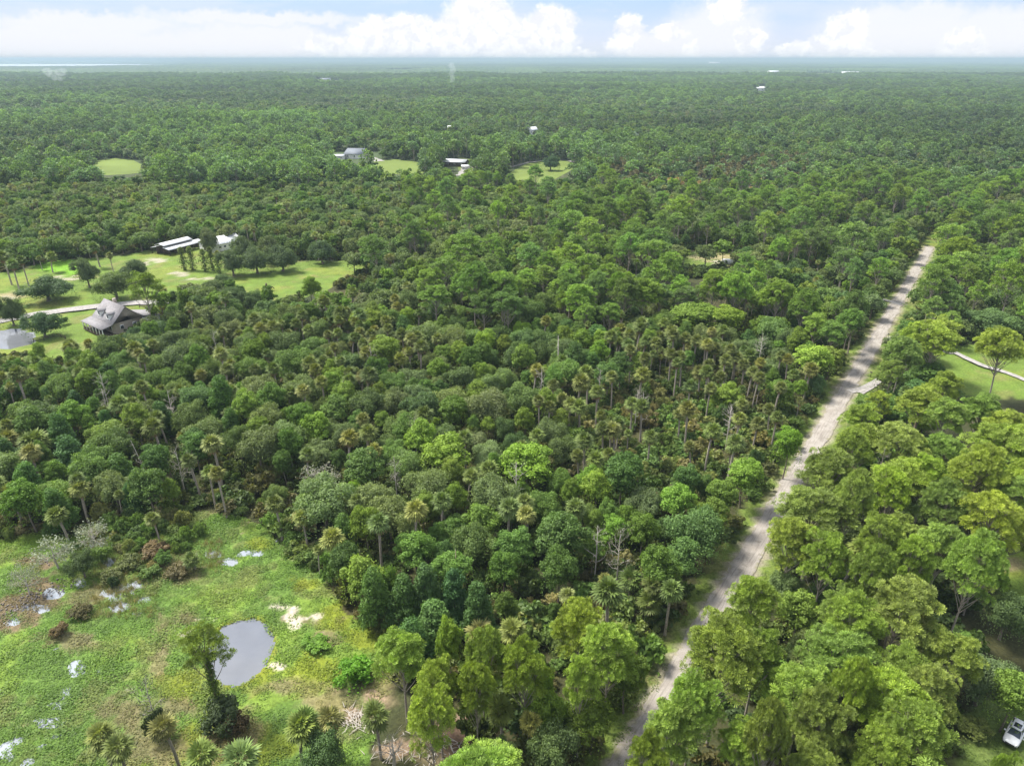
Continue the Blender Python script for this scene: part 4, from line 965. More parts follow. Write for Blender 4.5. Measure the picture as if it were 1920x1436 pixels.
# larger kinds are dropped first so that palms and shrubs fill the gaps
prio = {'oak': 0, 'pine': 0, 'broad': 1, 'lime': 1, 'column': 1, 'palm': 1, 'brown': 1, 'shrub': 2}
for pas in (0, 1, 2):
    for i in range(len(X)):
        k = kinds[i]
        if prio[k] != pas or blk[i]: continue
        if pas == 0 and fr.random() > .55: continue
        f = float(np.clip(fr.normal(1.0, .22), .6, 1.6)); r = RAD[k]*f
        if occupied(X[i], Y[i], r*(.92 if k in ('palm', 'brown') else 1.0)): continue
        occupy(X[i], Y[i], r); near_t[k].append((float(X[i]), float(Y[i]), f, int(zz[i])))
BUSHP = [[(150, 965), (345, 955), (380, 1000), (340, 1050), (300, 1085), (215, 1080), (165, 1062), (200, 1030)], [(505, 985), (620, 1010), (650, 1120), (600, 1090), (560, 1060), (540, 1030)], [(0, 1015), (60, 1000), (120, 1000), (60, 1012)]]
zi_ = [z[0] for z in ZONES].index('scrub_l')
for P_ in BUSHP:
    for _ in range(260):
        bx = fr.uniform(min(p[0] for p in P_), max(p[0] for p in P_)); by = fr.uniform(min(p[1] for p in P_), max(p[1] for p in P_))
        if not inpoly(bx, by, P_): continue
        X_, Y_, D_ = at(bx, by); f = fr.uniform(.55, 1.15)
        if occupied(float(X_), float(Y_), RAD['shrub']*f*.7): continue
        occupy(float(X_), float(Y_), RAD['shrub']*f*.7); near_t['shrub'].append((float(X_), float(Y_), f, zi_))
sn_ = []
for _ in range(400):
    if len(sn_) >= 16: break
    bx, by = fr.uniform(150, 1850), fr.uniform(440, 1150); X_, Y_, D_ = at(bx, by, 8.0); X_, Y_ = float(X_), float(Y_)
    if blocked(np.array([X_]), np.array([Y_]), np.array([8.0]))[0] or occupied(X_, Y_, .3): continue
    occupy(X_, Y_, .6); sn_.append((X_, Y_, bx, by))
# a lower storey of small trees and bushes in whatever gaps are left
X, Y = cand(-420, 420, 30, 470, 2.9, fr); lowb = blocked(X, Y, 1.0*np.ones(X.shape)); cx, cy = proj(X, Y, 1.0+0*X); zz = zone_of(*proj(X, Y, 9.0+0*X))
under = []
for i in range(len(X)):
    if lowb[i] or occupied(X[i], Y[i], .2, 0) and fr.random() < .55: continue
    under.append((X[i], Y[i], float(fr.uniform(.7, 1.5)), int(zz[i])))

def joined(p, name):
    srcs = [m_ for m_ in (p['crown'], p['trunk']) if m_ is not None]
    V = []; T = []; var = []; mi = []; mats = []; b = 0
    for s_ in srcs:
        s_.calc_loop_triangles(); v = np.empty(len(s_.vertices)*3, np.float32); s_.vertices.foreach_get('co', v)
        t = np.empty(len(s_.loop_triangles)*3, np.int32); s_.loop_triangles.foreach_get('vertices', t); pi_ = np.empty(len(s_.loop_triangles), np.int32); s_.loop_triangles.foreach_get('polygon_index', pi_)
        vv = np.empty(len(s_.polygons), np.float32); s_.attributes['var'].data.foreach_get('value', vv); mm = np.empty(len(s_.polygons), np.int32); s_.polygons.foreach_get('material_index', mm)
        V.append(v.reshape(-1, 3)); T.append(t.reshape(-1, 3)+b); b += len(s_.vertices); var.append(vv[pi_]); mi.append(mm[pi_]+len(mats)); mats += list(s_.materials)
    me = bpy.data.meshes.new(name); V = np.concatenate(V); T = np.concatenate(T).astype(np.int32)
    me.vertices.add(len(V)); me.vertices.foreach_set('co', V.ravel()); me.loops.add(T.size); me.loops.foreach_set('vertex_index', T.ravel()); me.polygons.add(len(T))
    me.polygons.foreach_set('loop_start', np.arange(len(T), dtype=np.int32)*3); me.polygons.foreach_set('loop_total', np.full(len(T), 3, np.int32)); me.polygons.foreach_set('material_index', np.concatenate(mi).astype(np.int32))
    a_ = me.attributes.new('var', 'FLOAT', 'FACE'); a_.data.foreach_set('value', np.concatenate(var))
    for m_ in mats: me.materials.append(m_)
    me.update(calc_edges=True); return me
FORMS = {}
def collection_of(key, meshes):
    if key in FORMS: return FORMS[key]
    c = bpy.data.collections.new(key)
    for i, m_ in enumerate(meshes):
        o = bpy.data.objects.new('%s form %s' % (key, chr(97+i)), m_); c.objects.link(o)
    FORMS[key] = c; return c
def scatter(name, label, coll, nforms, pts, scl, rot, tint, kind='stuff', idx=None):
    """one object: points carrying scale, turn and tint, each drawn as one of the forms"""
    pts = np.asarray(pts, np.float32); n_ = len(pts)
    me = bpy.data.meshes.new(name); me.vertices.add(n_); me.vertices.foreach_set('co', pts.ravel())
    def at_(nm, ty, arr, key='value'):
        a_ = me.attributes.new(nm, ty, 'POINT'); a_.data.foreach_set(key, np.asarray(arr).ravel())
    at_('scl', 'FLOAT_VECTOR', np.asarray(scl, np.float32), 'vector'); at_('rot', 'FLOAT_VECTOR', np.asarray(rot, np.float32), 'vector')
    at_('tint', 'FLOAT_VECTOR', np.asarray(tint, np.float32), 'vector')
    at_('idx', 'INT', (fr.integers(0, nforms, n_) if idx is None else idx).astype(np.int32))
    o = link(name, me); o['kind'] = kind; o['label'] = label
    ng = bpy.data.node_groups.new(name, 'GeometryNodeTree'); ng.interface.new_socket('Geometry', in_out='INPUT', socket_type='NodeSocketGeometry'); ng.interface.new_socket('Geometry', in_out='OUTPUT', socket_type='NodeSocketGeometry')
    N = ng.nodes; L = ng.links
    gi = N.new('NodeGroupInput'); go = N.new('NodeGroupOutput'); ip = N.new('GeometryNodeInstanceOnPoints'); ci = N.new('GeometryNodeCollectionInfo')
    ci.inputs['Collection'].default_value = coll; ci.inputs['Separate Children'].default_value = True; ci.inputs['Reset Children'].default_value = True
    def na(nm, ty):
        a_ = N.new('GeometryNodeInputNamedAttribute'); a_.data_type = ty; a_.inputs['Name'].default_value = nm; return [s_ for s_ in a_.outputs if s_.enabled and s_.name == 'Attribute'][0]
    L.new(gi.outputs[0], ip.inputs['Points']); L.new(ci.outputs[0], ip.inputs['Instance']); ip.inputs['Pick Instance'].default_value = True
    L.new(na('idx', 'INT'), ip.inputs['Instance Index']); L.new(na('scl', 'FLOAT_VECTOR'), ip.inputs['Scale']); L.new(na('rot', 'FLOAT_VECTOR'), ip.inputs['Rotation'])
    L.new(ip.outputs[0], go.inputs[0])
    md = o.modifiers.new('copies', 'NODES'); md.node_group = ng
    return o

LMK = [(452, 1224, 'the round pond'), (668, 1252, 'the vine covered mound'), (800, 1110, 'the dark columnar row'), (250, 1060, 'the marsh pools'), (50, 1120, 'the brown bank'), (22, 920, 'the left edge palm'),
 (262, 830, 'the leaning bare trunk'), (600, 905, 'the pale lichen tree'), (1000, 1100, 'the low thicket'), (206, 591, 'the grey house'), (20, 635, 'the farm pond'), (330, 458, 'the open stable'), (412, 448, 'the white roofed barn'),
 (480, 490, 'the pasture grove'), (602, 466, 'the isolated pasture oak'), (985, 860, 'the bright central tree'), (1300, 755, 'the low scrub'), (1290, 650, 'the tall palm grove'), (610, 660, 'the dense palm patch'), (1368, 492, 'the white trailer'),
 (1743, 465, 'the far road end'), (1664, 634, 'the upper side drive'), (1632, 715, 'the culvert drive'), (1830, 700, 'the right lawn'), (1720, 780, 'the reddish snag'), (1538, 877, 'the wheeled bin'), (1487, 1012, 'the forked roadside pine'),
 (1690, 1135, 'the largest pine'), (1903, 1374, 'the white car'), (1180, 1428, 'the bottom end of the road'), (807, 1343, 'the umbrella pine'), (1890, 1090, 'the right grassy opening'), (1353, 1228, 'the widest roadside pine'), (669, 290, 'the slate roofed house'),
 (856, 304, 'the dark barn'), (1033, 304, 'the single far round oak'), (220, 305, 'the small far meadow'), (1320, 315, 'the brownish palm patch'), (608, 341, 'the grey cottage'), (735, 1400, 'the bleached bare tree'), (1330, 592, 'the two light green trees'),
 (1428, 645, 'the bare grey grove tree'), (572, 730, 'the single tall palm'), (1480, 830, 'the lone bright tree'), (835, 842, 'the broad lime tree'), (740, 880, 'the sparse grey tree'), (195, 748, 'the pale twiggy tree'), (1696, 652, 'the bright side path tree'), (1200, 1100, 'the road corner palms')]
ORD = ['nearest', 'second', 'third', 'fourth', 'fifth', 'sixth', 'seventh', 'eighth', 'ninth', 'tenth']
def where_labels(items):
    # items: (px, py, adjective) -> a label ranked by distance from the closest landmark, on one side of it
    res = [None]*len(items); b_ = {}
    for i, (x, y, a_) in enumerate(items):
        d = [math.hypot(x-l[0], (y-l[1])*1.5) for l in LMK]; j = int(np.argmin(d)); dx, dy = x-LMK[j][0], y-LMK[j][1]
        side = ('right of' if dx > 0 else 'left of') if abs(dx) > abs(dy)*1.3 else ('above' if dy < 0 else 'below')
        b_.setdefault((j, side, a_), []).append((d[j], i))
    for (j, side, a_), L_ in b_.items():
        for r_, (_, i) in enumerate(sorted(L_)):
            o_ = ORD[r_] if r_ < 10 else '%dth' % (r_+1) if (r_+1) % 10 not in (1, 2, 3) or (r_+1) in (11, 12, 13) else '%d%s' % (r_+1, {1: 'st', 2: 'nd', 3: 'rd'}[(r_+1) % 10])
            res[i] = '%s, %s one %s %s' % (a_, o_, side, LMK[j][2]) if len(L_) > 1 else '%s %s %s' % (a_, side, LMK[j][2])
    return res
ADJ = {'pine': ['tall lime green pine', 'olive green pine', 'slim yellow green pine'], 'oak': ['spreading grey green oak', 'dark domed oak'], 'broad': ['rounded mid green tree', 'dark leafy tree'],
       'lime': ['light green leafy tree'], 'column': ['dark columnar tree'], 'palm': ['olive fan palm'], 'brown': ['brownish fan palm'], 'shrub': ['low bushy shrub']}
CAP = 290
STUFFN = {'pine': ('pine_wood', 'pines of the farther woods, lime to olive green'), 'oak': ('oak_wood', 'oaks of the farther woods, grey green domed crowns'), 'broad': ('broadleaf_wood', 'rounded green trees of the farther woods'),
          'palm': ('palm_wood', 'fan palms scattered through the farther woods'), 'shrub': ('scrub', 'low bushes filling the scrub and thickets')}
fam = {'pine': ['pine'], 'oak': ['oak'], 'broad': ['broad', 'lime'], 'column': ['column'], 'palm': ['palm', 'brown'], 'shrub': ['shrub']}
mid_coll = {k: None for k in fam}
for F_, ks in fam.items():
    allt = [(x, y, f, z, k) for k in ks for x, y, f, z in near_t[k]]
    if not allt: continue
    A = np.array([(x, y, f) for x, y, f, z, k in allt]); sx, sy = proj(A[:, 0], A[:, 1], np.full(len(A), ZC[ks[0]]*.9))
    inview = (sx > -70) & (sx < 1990) & (sy < 1700)
    dist = np.hypot(A[:, 0], A[:, 1])
    score = np.where(inview, dist/A[:, 2], 1e6+dist)
    od = np.argsort(score); lead = set(od[:CAP]) if F_ != 'column' else set(od)
    L0 = PROTO[F_+'0']; L1 = PROTO[F_+'1']
    rest = []
    li = [i for i in range(len(allt)) if i in lead and inview[i]]
    tints = {i: ztint(allt[i][4], allt[i][3], tintof(allt[i][4], fr)*(.8+.4*fbm(allt[i][0], allt[i][1], 50, 60))) for i in li}
    def adj_(i):
        base_ = {'pine': 'pine', 'oak': 'oak', 'broad': 'leafy tree', 'lime': 'light green tree', 'column': 'columnar tree', 'palm': 'fan palm', 'brown': 'brownish fan palm', 'shrub': 'bush'}[allt[i][4]]
        t_ = tints[i]; sz_ = 'large ' if allt[i][2] > 1.14 else 'small ' if allt[i][2] < .88 else ''
        hue = 'yellow green ' if t_[0]/t_[1] > .74 else 'grey green ' if t_[2]/t_[1] > .42 else 'deep green ' if t_[1] < .12 else 'mid green '
        return sz_+('' if allt[i][4] in ('lime', 'brown') else hue)+base_
    labs = dict(zip(li, where_labels([(float(sx[i]), float(sy[i]), adj_(i)) for i in li])))
    for i in range(len(allt)):
        x, y, f, z, k = allt[i]
        if i in lead and inview[i]:
            near_ = dist[i] < 230; Lp = L0 if near_ else L1; p = Lp[fr.integers(len(Lp))]
            s = f*RAD[k]/(p['R']*.86); sz = float(np.clip(f**.6*fr.uniform(.82, 1.15), .6, 1.3))*(fr.uniform(.7, 1.5) if F_ == 'shrub' else .84 if F_ in ('oak', 'broad', 'column') else .94)
            if F_ == 'oak' and ZONES[z][0] == 'east': sz *= .85
            if F_ == 'broad' and ZONES[z][0] in ('east', 'bottom'): sz *= .8
            adj = ADJ[k][fr.integers(len(ADJ[k]))] if k != 'pine' else ADJ[k][0]
            adj = ADJ[k][0]
            t_ = tints[i]
            tree(k, x, y, p, s, sz, fr.uniform(0, 6.28), t_, labs[i], '%s %s' % (KCAT[k]+'s', ZONES[z][3]), tilt=float(fr.normal(0, .05)))
        else: rest.append(i)
    if rest and F_ in STUFFN:
        c = collection_of(F_+'_mid', [joined(p, F_+'_form') for p in L1]); nf = len(L1)
        pts = [(allt[i][0], allt[i][1], 0) for i in rest]
        sc = []; tn = []
        for i in rest:
            x, y, f, z, k = allt[i]; s = f*RAD[k]/(L1[0]['R']*.86); sc.append((s, s, float(np.clip(f**.6*fr.uniform(.82, 1.15), .6, 1.3))*(fr.uniform(.6, 1.25) if F_ == 'shrub' else .84 if F_ in ('oak', 'broad', 'column') else .94))); tn.append(ztint(k, z, tintof(k, fr)*(.8+.4*fbm(x, y, 50, 60))))
        rt = np.zeros((len(rest), 3)); rt[:, 2] = fr.uniform(0, 6.28, len(rest))
        scatter(STUFFN[F_][0], STUFFN[F_][1], c, nf, pts, sc, rt, tn)
for (X_, Y_, bx, by), lb_ in zip(sn_, where_labels([(a_[2], a_[3], 'thin bare dead tree') for a_ in sn_])):
    p_ = PROTO['snag0'][fr.integers(3)]; tree('snag', X_, Y_, p_, float(fr.uniform(.6, .9)), float(fr.uniform(1.1, 1.4)), float(fr.uniform(0, 6.28)), (.14, .15, .09), lb_, 'bare dead trees scattered in the woods')
print('near trees', {k: len(v) for k, v in near_t.items()}, 'under', len(under))
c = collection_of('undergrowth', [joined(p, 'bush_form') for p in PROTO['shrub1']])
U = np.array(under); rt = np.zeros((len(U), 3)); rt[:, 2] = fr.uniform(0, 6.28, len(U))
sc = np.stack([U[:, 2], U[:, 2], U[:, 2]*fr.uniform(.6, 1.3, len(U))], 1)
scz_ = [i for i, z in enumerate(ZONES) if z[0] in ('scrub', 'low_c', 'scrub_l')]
tn = np.array([tintof('shrub', fr)*(1.15 if u_[3] in scz_ else .62) for u_ in under])  # bushes under the trees get canopy shade in their tint
scatter('undergrowth', 'undergrowth between the tree trunks, its colour darkened for shade', c, 3, np.concatenate([U[:, :2], np.zeros((len(U), 1))], 1), sc, rt, tn)

# farther woods: out to 2.6 km tree by tree, then in whole patches
def farcoll():
    L = []
    for k in ('oak2', 'broad2', 'pine2'): L += [joined(p, 'far_form') for p in PROTO[k]]
    L += [joined(PROTO['palm1'][0], 'far_form')]
    return collection_of('far_trees', L)
fc = farcoll()
def scatter_far(name, label, r0, r1, d):
    k_ = math.radians(42)
    X, Y = np.meshgrid(np.arange(-r1*.72, r1*.72, d), np.arange(r0*.8, r1, d)); X = X.ravel(); Y = Y.ravel()
    X = X+fr.uniform(-.5, .5, X.size)*d; Y = Y+fr.uniform(-.5, .5, Y.size)*d
    ok = (Y > r0) & (Y <= r1) & (np.abs(X) < Y*.80+60); X = X[ok]; Y = Y[ok]
    b = blocked(X, Y, 4.0+0*X) | blocked(X, Y, 8.0+0*X)
    for zc_ in (3.0, 7.0, 12.0, 15.0):
        hx_, hy_ = proj(X, Y, zc_+0*X)
        for c_ in HOUSES: b |= inpoly(hx_, hy_, c_)
    b2 = inpoly(*proj(X, Y, 19.0+0*X), PAST) | inpoly(*proj(X, Y, 17.0+0*X), LAWN3)
    for zc_ in (9.0, 12.5, 15.0):
        hx_, hy_ = proj(X, Y, zc_+0*X)
        for c_ in (PAST, LAWN2, LAWN3, YARD): b2 |= inpoly(hx_, hy_-1, c_)
    X = X[~b]; Y = Y[~b]; low_ = b2[~b]          # young low growth borders the clearings
    a1 = fbm(X, Y, 120, 200, 4); a2 = fbm(X, Y, 300, 210, 4); u = fr.random(X.shape)
    w_ = np.stack([.40*np.exp(5*(a1-.5)), .46*np.exp(-4*(a1-.5)), .07*np.exp(9*(a2-.5)), .08*np.exp(-9*(a2-.45))], 1)
    cxx, cyy = proj(X, Y, 9.0+0*X); w_[inpoly(cxx, cyy, PALMF), 3] = 1.2
    w_ = np.cumsum(w_, 1)/w_.sum(1, keepdims=True); kk = (u[:, None] > w_).sum(1).clip(0, 3)
    idx = np.where(kk == 3, 9, kk*3+fr.integers(0, 3, X.shape))
    pal = {0: 'oak', 1: 'broad', 2: 'pine', 3: 'palm'}
    T_ = np.empty((len(X), 3))
    for q_ in range(4):
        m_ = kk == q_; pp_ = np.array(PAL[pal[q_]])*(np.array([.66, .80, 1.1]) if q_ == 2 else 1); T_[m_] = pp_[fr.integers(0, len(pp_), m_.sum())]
    T_ *= 1.20*np.array([1.0, .96, 1.4])*(fr.uniform(.80, 1.22, len(X))*(.15+.9*fbm(X, Y, 160, 220)+.85*fbm(X, Y, 480, 230)))[:, None]  # bluish grey shift puts distance haze into the crown colour
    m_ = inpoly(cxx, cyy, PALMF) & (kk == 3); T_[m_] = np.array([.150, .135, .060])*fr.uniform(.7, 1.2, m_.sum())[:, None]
    s = fr.uniform(.72, 1.3, len(X))*np.where(kk == 0, .85, np.where(kk == 3, 1.25, 1.12))*(d/7.0)**.85*1.22
    rt = np.zeros((len(X), 3)); rt[:, 2] = fr.uniform(0, 6.28, len(X))
    hs = np.clip(s, .6, 1.25)*fr.uniform(.66, 1.05, len(X))*(.65+.6*a2)
    s = np.where(low_, s*.55, s); hs = np.where(low_, hs*.34, hs)
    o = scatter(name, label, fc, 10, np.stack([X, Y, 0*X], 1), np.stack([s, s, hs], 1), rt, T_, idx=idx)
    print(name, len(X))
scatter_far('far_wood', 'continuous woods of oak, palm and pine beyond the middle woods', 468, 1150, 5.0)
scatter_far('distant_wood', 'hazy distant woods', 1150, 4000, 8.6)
# patches of low crowns
def patch_mesh(seed, size=240, d=14):
    r = np.random.default_rng(seed); g = Geo()
    for x in np.arange(-size/2, size/2, d):
        for y in np.arange(-size/2, size/2, d):
            R_ = r.uniform(.5, .85)*d; h = r.uniform(8, 17); c = np.array([x+r.uniform(-.4, .4)*d, y+r.uniform(-.4, .4)*d, 0])
            n_ = 6; th = np.arange(n_)*2*math.pi/n_+r.uniform(0, 1)
            ring0 = np.stack([np.cos(th)*R_, np.sin(th)*R_, np.full(n_, h*.35)], 1); ring1 = np.stack([np.cos(th+.5)*R_*.75, np.sin(th+.5)*R_*.75, np.full(n_, h*.78)+r.uniform(-1, 1, n_)], 1)
            v = np.concatenate([ring0, ring1, [[0, 0, h]]])+c; i_ = np.arange(n_); j_ = (i_+1) % n_
            g.add(v, tris=np.stack([i_+n_, j_+n_, np.full(n_, 2*n_)], 1), quads=np.stack([i_, j_, j_+n_, i_+n_], 1), var=float(r.uniform(.0, 1)))
    return g.mesh('canopy_patch', [LEAF])
pc = collection_of('canopy_patches', [patch_mesh(i) for i in range(3)])
def patches(name, label, r0, r1, s):
    d = 225*s
    X, Y = np.meshgrid(np.arange(-r1*.8, r1*.8, d), np.arange(r0, r1, d)); X = X.ravel(); Y = Y.ravel(); ok = np.abs(X) < Y*.78+300; X = X[ok]; Y = Y[ok]
    cx, cy = proj(X, Y, 0*X)
    lake = [(-400, 128), (0, 128), (180, 126.2), (376, 123), (300, 121.2), (150, 120.5), (-400, 120.3)]
    b = inpoly(cx, cy, lake)
    for f_ in FARF: b |= inpoly(cx, cy, f_)
    X = X[~b]; Y = Y[~b]
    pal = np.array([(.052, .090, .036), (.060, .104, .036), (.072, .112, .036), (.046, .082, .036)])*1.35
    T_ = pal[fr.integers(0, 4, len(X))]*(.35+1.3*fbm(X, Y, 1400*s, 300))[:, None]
    rt = np.zeros((len(X), 3)); rt[:, 2] = fr.integers(0, 4, len(X))*math.pi/2
    sc = np.stack([np.full(len(X), s), np.full(len(X), s), fr.uniform(.85, 1.1, len(X))], 1)
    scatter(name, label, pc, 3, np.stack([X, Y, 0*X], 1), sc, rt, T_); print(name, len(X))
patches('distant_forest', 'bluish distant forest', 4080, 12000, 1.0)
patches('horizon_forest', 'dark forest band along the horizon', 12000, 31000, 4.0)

# ------------------------------------------------------------------ meadow growth
def soil_at(X, Y):
    i = np.clip(np.searchsorted(gx, X), 0, nx-1); j = np.clip(np.searchsorted(gy, Y), 0, ny-1); k = j*nx+i
    return col[k], Z[k], k
def clump(seed, n_, R_, h, size):
    r = np.random.default_rng(seed); g = Geo(); d = r.uniform(0, 6.28, n_); q_ = np.sqrt(r.random(n_))*R_
    p = np.stack([np.cos(d)*q_, np.sin(d)*q_, h*(1-(q_/R_)**2)*r.uniform(.4, 1, n_)+.02], 1)
    leaves(g, r, p, np.stack([np.cos(d)*.3, np.sin(d)*.3, np.ones(n_)*1.3], 1), size, r.uniform(.15, .95, n_)); return g.mesh('weed_clump', [LEAF])
wc = collection_of('weeds', [clump(1, 46, .75, .42, .20), clump(2, 40, .6, .3, .17), clump(3, 60, .95, .6, .22)])
X, Y = np.meshgrid(np.arange(-100, 10, .72), np.arange(56, 120, .72)); X = X.ravel()+fr.uniform(-.4, .4, X.size); Y = Y.ravel()+fr.uniform(-.4, .4, Y.size)
c_, z_, k_ = soil_at(X, Y)
ok = (field_m[k_] > 0) & (pool[k_] < .2) & (pondm[k_] == 0) & ~ring[k_] & (c_[:, 0] < .215) & (fr.random(len(X)) < np.clip(1.5-c_[:, 0]*6, .15, 1)) & (fbm(X, Y, 7, 400) > .30)
X, Y, c_, z_ = X[ok], Y[ok], c_[ok], z_[ok]
s = fr.uniform(.55, 1.5, len(X))*(.6+.9*fbm(X, Y, 5, 401)); rt = np.zeros((len(X), 3)); rt[:, 2] = fr.uniform(0, 6.28, len(X))
scatter('meadow_weeds', 'lush green weeds covering the wet meadow', wc, 3, np.stack([X, Y, z_-.05], 1), np.stack([s, s, s*fr.uniform(.4, .9, len(X))], 1), rt, c_*fr.uniform(.82, 1.15, len(X))[:, None]*np.array([1.08, 1.15, .95])); print('weeds', len(X))
def reeds(seed):
    r = np.random.default_rng(seed); g = Geo()
    for _ in range(26):
        a_ = r.uniform(0, 6.28); b = r.normal(size=2)*.3; h = r.uniform(.6, 1.3); w_ = .035; e = b+r.normal(size=2)*.3; dx = np.array([math.cos(a_), math.sin(a_), 0])*w_
        g.add([np.array([b[0], b[1], 0])-dx, np.array([b[0], b[1], 0])+dx, [e[0], e[1], h]], tris=[[0, 1, 2]], var=r.random())
    return g.mesh('reed_clump', [LEAF])
rc = collection_of('reeds', [reeds(1), reeds(2)])
pr_ = at(fr.uniform(175, 300, 260), fr.uniform(1075, 1160, 260)); pr2 = at(fr.uniform(140, 420, 420), fr.uniform(1010, 1075, 420)); X = np.concatenate([pr_[0], pr2[0]]); Y = np.concatenate([pr_[1], pr2[1]])
rt = np.zeros((len(X), 3)); rt[:, 2] = fr.uniform(0, 6.28, len(X)); s = fr.uniform(.5, 1.1, len(X)); pl = np.array([(.26, .21, .12), (.19, .20, .08), (.30, .27, .18), (.15, .19, .07)])
scatter('reeds', 'tan and brown reeds standing in the marsh pools', rc, 2, np.stack([X, Y, 0*X-.05], 1), np.stack([s, s, s], 1), rt, pl[fr.integers(0, 4, len(X))])
# verge grass, lawn tufts and car lot weeds
X, Y = np.meshgrid(np.arange(-10, 240, 1.1), np.arange(40, 320, 1.1)); X = X.ravel()+fr.uniform(-.5, .5, X.size); Y = Y.ravel()+fr.uniform(-.5, .5, Y.size); u, v = road_uv(X, Y); gxp, gyp = proj(X, Y, 0*X)
ok = ((np.abs(v) > 3.0) & (np.abs(v-.7) < 5.5) & (u > -60) & (u < RL)) | inpoly(gxp, gyp, CARLOT) | inpoly(gxp, gyp, VERGE)
ok &= fr.random(len(X)) < .55
X, Y = X[ok], Y[ok]; c_, z_, k_ = soil_at(X, Y); s = fr.uniform(.4, 1.1, len(X)); rt = np.zeros((len(X), 3)); rt[:, 2] = fr.uniform(0, 6.28, len(X))
g_ = np.array([.10, .15, .032])*fr.uniform(.7, 1.3, len(X))[:, None]
scatter('verge_grass', 'grass and weeds along the road verges', wc, 3, np.stack([X, Y, z_], 1), np.stack([s, s, s*.7], 1), rt, g_)
# rubble on the brown bank and dry branches in the clearing
r = np.random.default_rng(77); STONE = solid('dark_rubble', (.16, .14, .13), .9, .2, 4, .4)
g = Geo()
for _ in range(260):
    x, y = (r.normal(60, 45), 0); x = abs(x) % 150; y = 1150-x*.42+r.normal()*9
    if _ % 6 == 0: x, y = r.normal(84, 12), r.normal(1052, 6)
    X_, Y_, D_ = at(x, y); s_ = r.uniform(.05, .26); g.box((float(X_), float(Y_), .3), (s_*r.uniform(.8, 2), s_, s_*.7), r.uniform(0, 3), top=.7)
o = link('rubble', g.mesh('rubble', [STONE])); o['kind'] = 'stuff'; o['label'] = 'dark rubble and clods on the brown bank'
g = Geo()
for _ in range(230):
    x, y = (r.normal(665, 22), r.normal(1348, 12)) if _ % 2 else (r.normal(800, 55), r.normal(1405, 20))
    X_, Y_, D_ = at(x, y); a_ = r.uniform(0, 3.1); L_ = r.uniform(.5, 1.8); p_ = np.array([float(X_), float(Y_), .35]); d_ = np.array([math.cos(a_), math.sin(a_), r.uniform(-.05, .15)])*L_/2
    g.tube([p_-d_, p_+d_*.1+np.array([0, 0, .05]), p_+d_], [.05, .04, .015], 4)
o = link('fallen_branches', g.mesh('fallen_branches', [DEADWOOD])); o['kind'] = 'stuff'; o['label'] = 'dry fallen branches on the brown clearing'

# ------------------------------------------------------------------ buildings
WHITEROOF = solid('white_metal_roof', (.58, .59, .61), .38, .5, .6, .06)
GREYROOF = solid('grey_shingle_roof', (.21, .20, .205), .8, .2, 1.2, .2)
SLATE = solid('slate_grey_roof', (.13, .145, .17), .7, .3, .8, .15)
WHITEW = solid('white_wall_paint', (.72, .71, .68), .7, .3, .8, .08)
TIMBER = solid('dark_timber', (.07, .05, .04), .8, .2, 2, .3)
TANW = solid('tan_siding', (.34, .29, .24), .7, .3, 1.5, .15)
GLASS = solid('window_glass', (.03, .04, .05), .08, .8)
WHITEP = solid('white_trim', (.78, .78, .76), .5, .4)
def slab_roof(name, parent, pts_front, pts_back, th, m_):
    """a roof slope with thickness, from its lower edge (2 points) to its upper edge (2 points)"""
    a, b = np.array(pts_front, float); c_, d_ = np.array(pts_back, float); up = np.array([0, 0, th])
    v = [a, b, c_, d_, a+up, b+up, c_+up, d_+up]
    g = Geo().add(v, quads=[[3, 2, 1, 0], [4, 5, 6, 7], [0, 1, 5, 4], [1, 2, 6, 5], [2, 3, 7, 6], [3, 0, 4, 7]]); return link(name, g.mesh(name, [m_]), parent)
def gable(parent, L, W, eave, ridge, roofm, wallm, over=.5, open_=False, name_wall='wall', posts=0, hip=0.0, ribs=True):
    hl, hw = L/2, W/2
    if not open_:
        g = Geo(); v = [(-hl, -hw, 0), (hl, -hw, 0), (hl, hw, 0), (-hl, hw, 0), (-hl, -hw, eave), (hl, -hw, eave), (hl, hw, eave), (-hl, hw, eave), (-hl+hip, 0, ridge-.15), (hl-hip, 0, ridge-.15)]
        g.add(v, quads=[[0, 1, 5, 4], [1, 2, 6, 5], [2, 3, 7, 6], [3, 0, 4, 7]], tris=[[4, 7, 8], [5, 9, 6]]); link(name_wall, g.mesh('wall', [wallm]), parent)
    k = (ridge-eave)/hw; o_ = over
    for s_ in (-1, 1):
        f = [(-hl-o_, s_*(hw+o_), eave-k*o_), (hl+o_, s_*(hw+o_), eave-k*o_)]; b = [(hl+o_-hip, 0, ridge), (-hl-o_+hip, 0, ridge)]
        slab_roof('roof_slope', parent, f, b, .16, roofm)
        if ribs:
            g = Geo()
            for x in np.arange(-hl, hl, 1.2): g.tube([(x, s_*(hw+o_), eave-k*o_+.2), (x, s_*.1, ridge+.17)], [.05, .05], 4)
            link('roof_rib', g.mesh('roof_rib', [roofm]), parent)['kind'] = 'stuff'
    for i in range(posts):
        for s_ in (-1, 1): link('post', Geo().box((-hl+L*i/(posts-1), s_*hw, eave/2), (.3, .3, eave)).mesh('post', [TIMBER]), parent)
def window(parent, c, d, rz, nm='window'):
    w_ = link(nm, Geo().box(c, d, rz).mesh('window_frame', [WHITEP]), parent)
    c2 = np.array(c)+np.array([math.sin(rz), -math.cos(rz), 0])*.03
    link('pane', Geo().box(c2, (d[0]*.8, d[1], d[2]*.8), rz).mesh('pane', [GLASS]), w_); return w_
def base_at(px, py, z): X_, Y_, D_ = at(px, py, z); return (float(X_), float(Y_), 0.0)

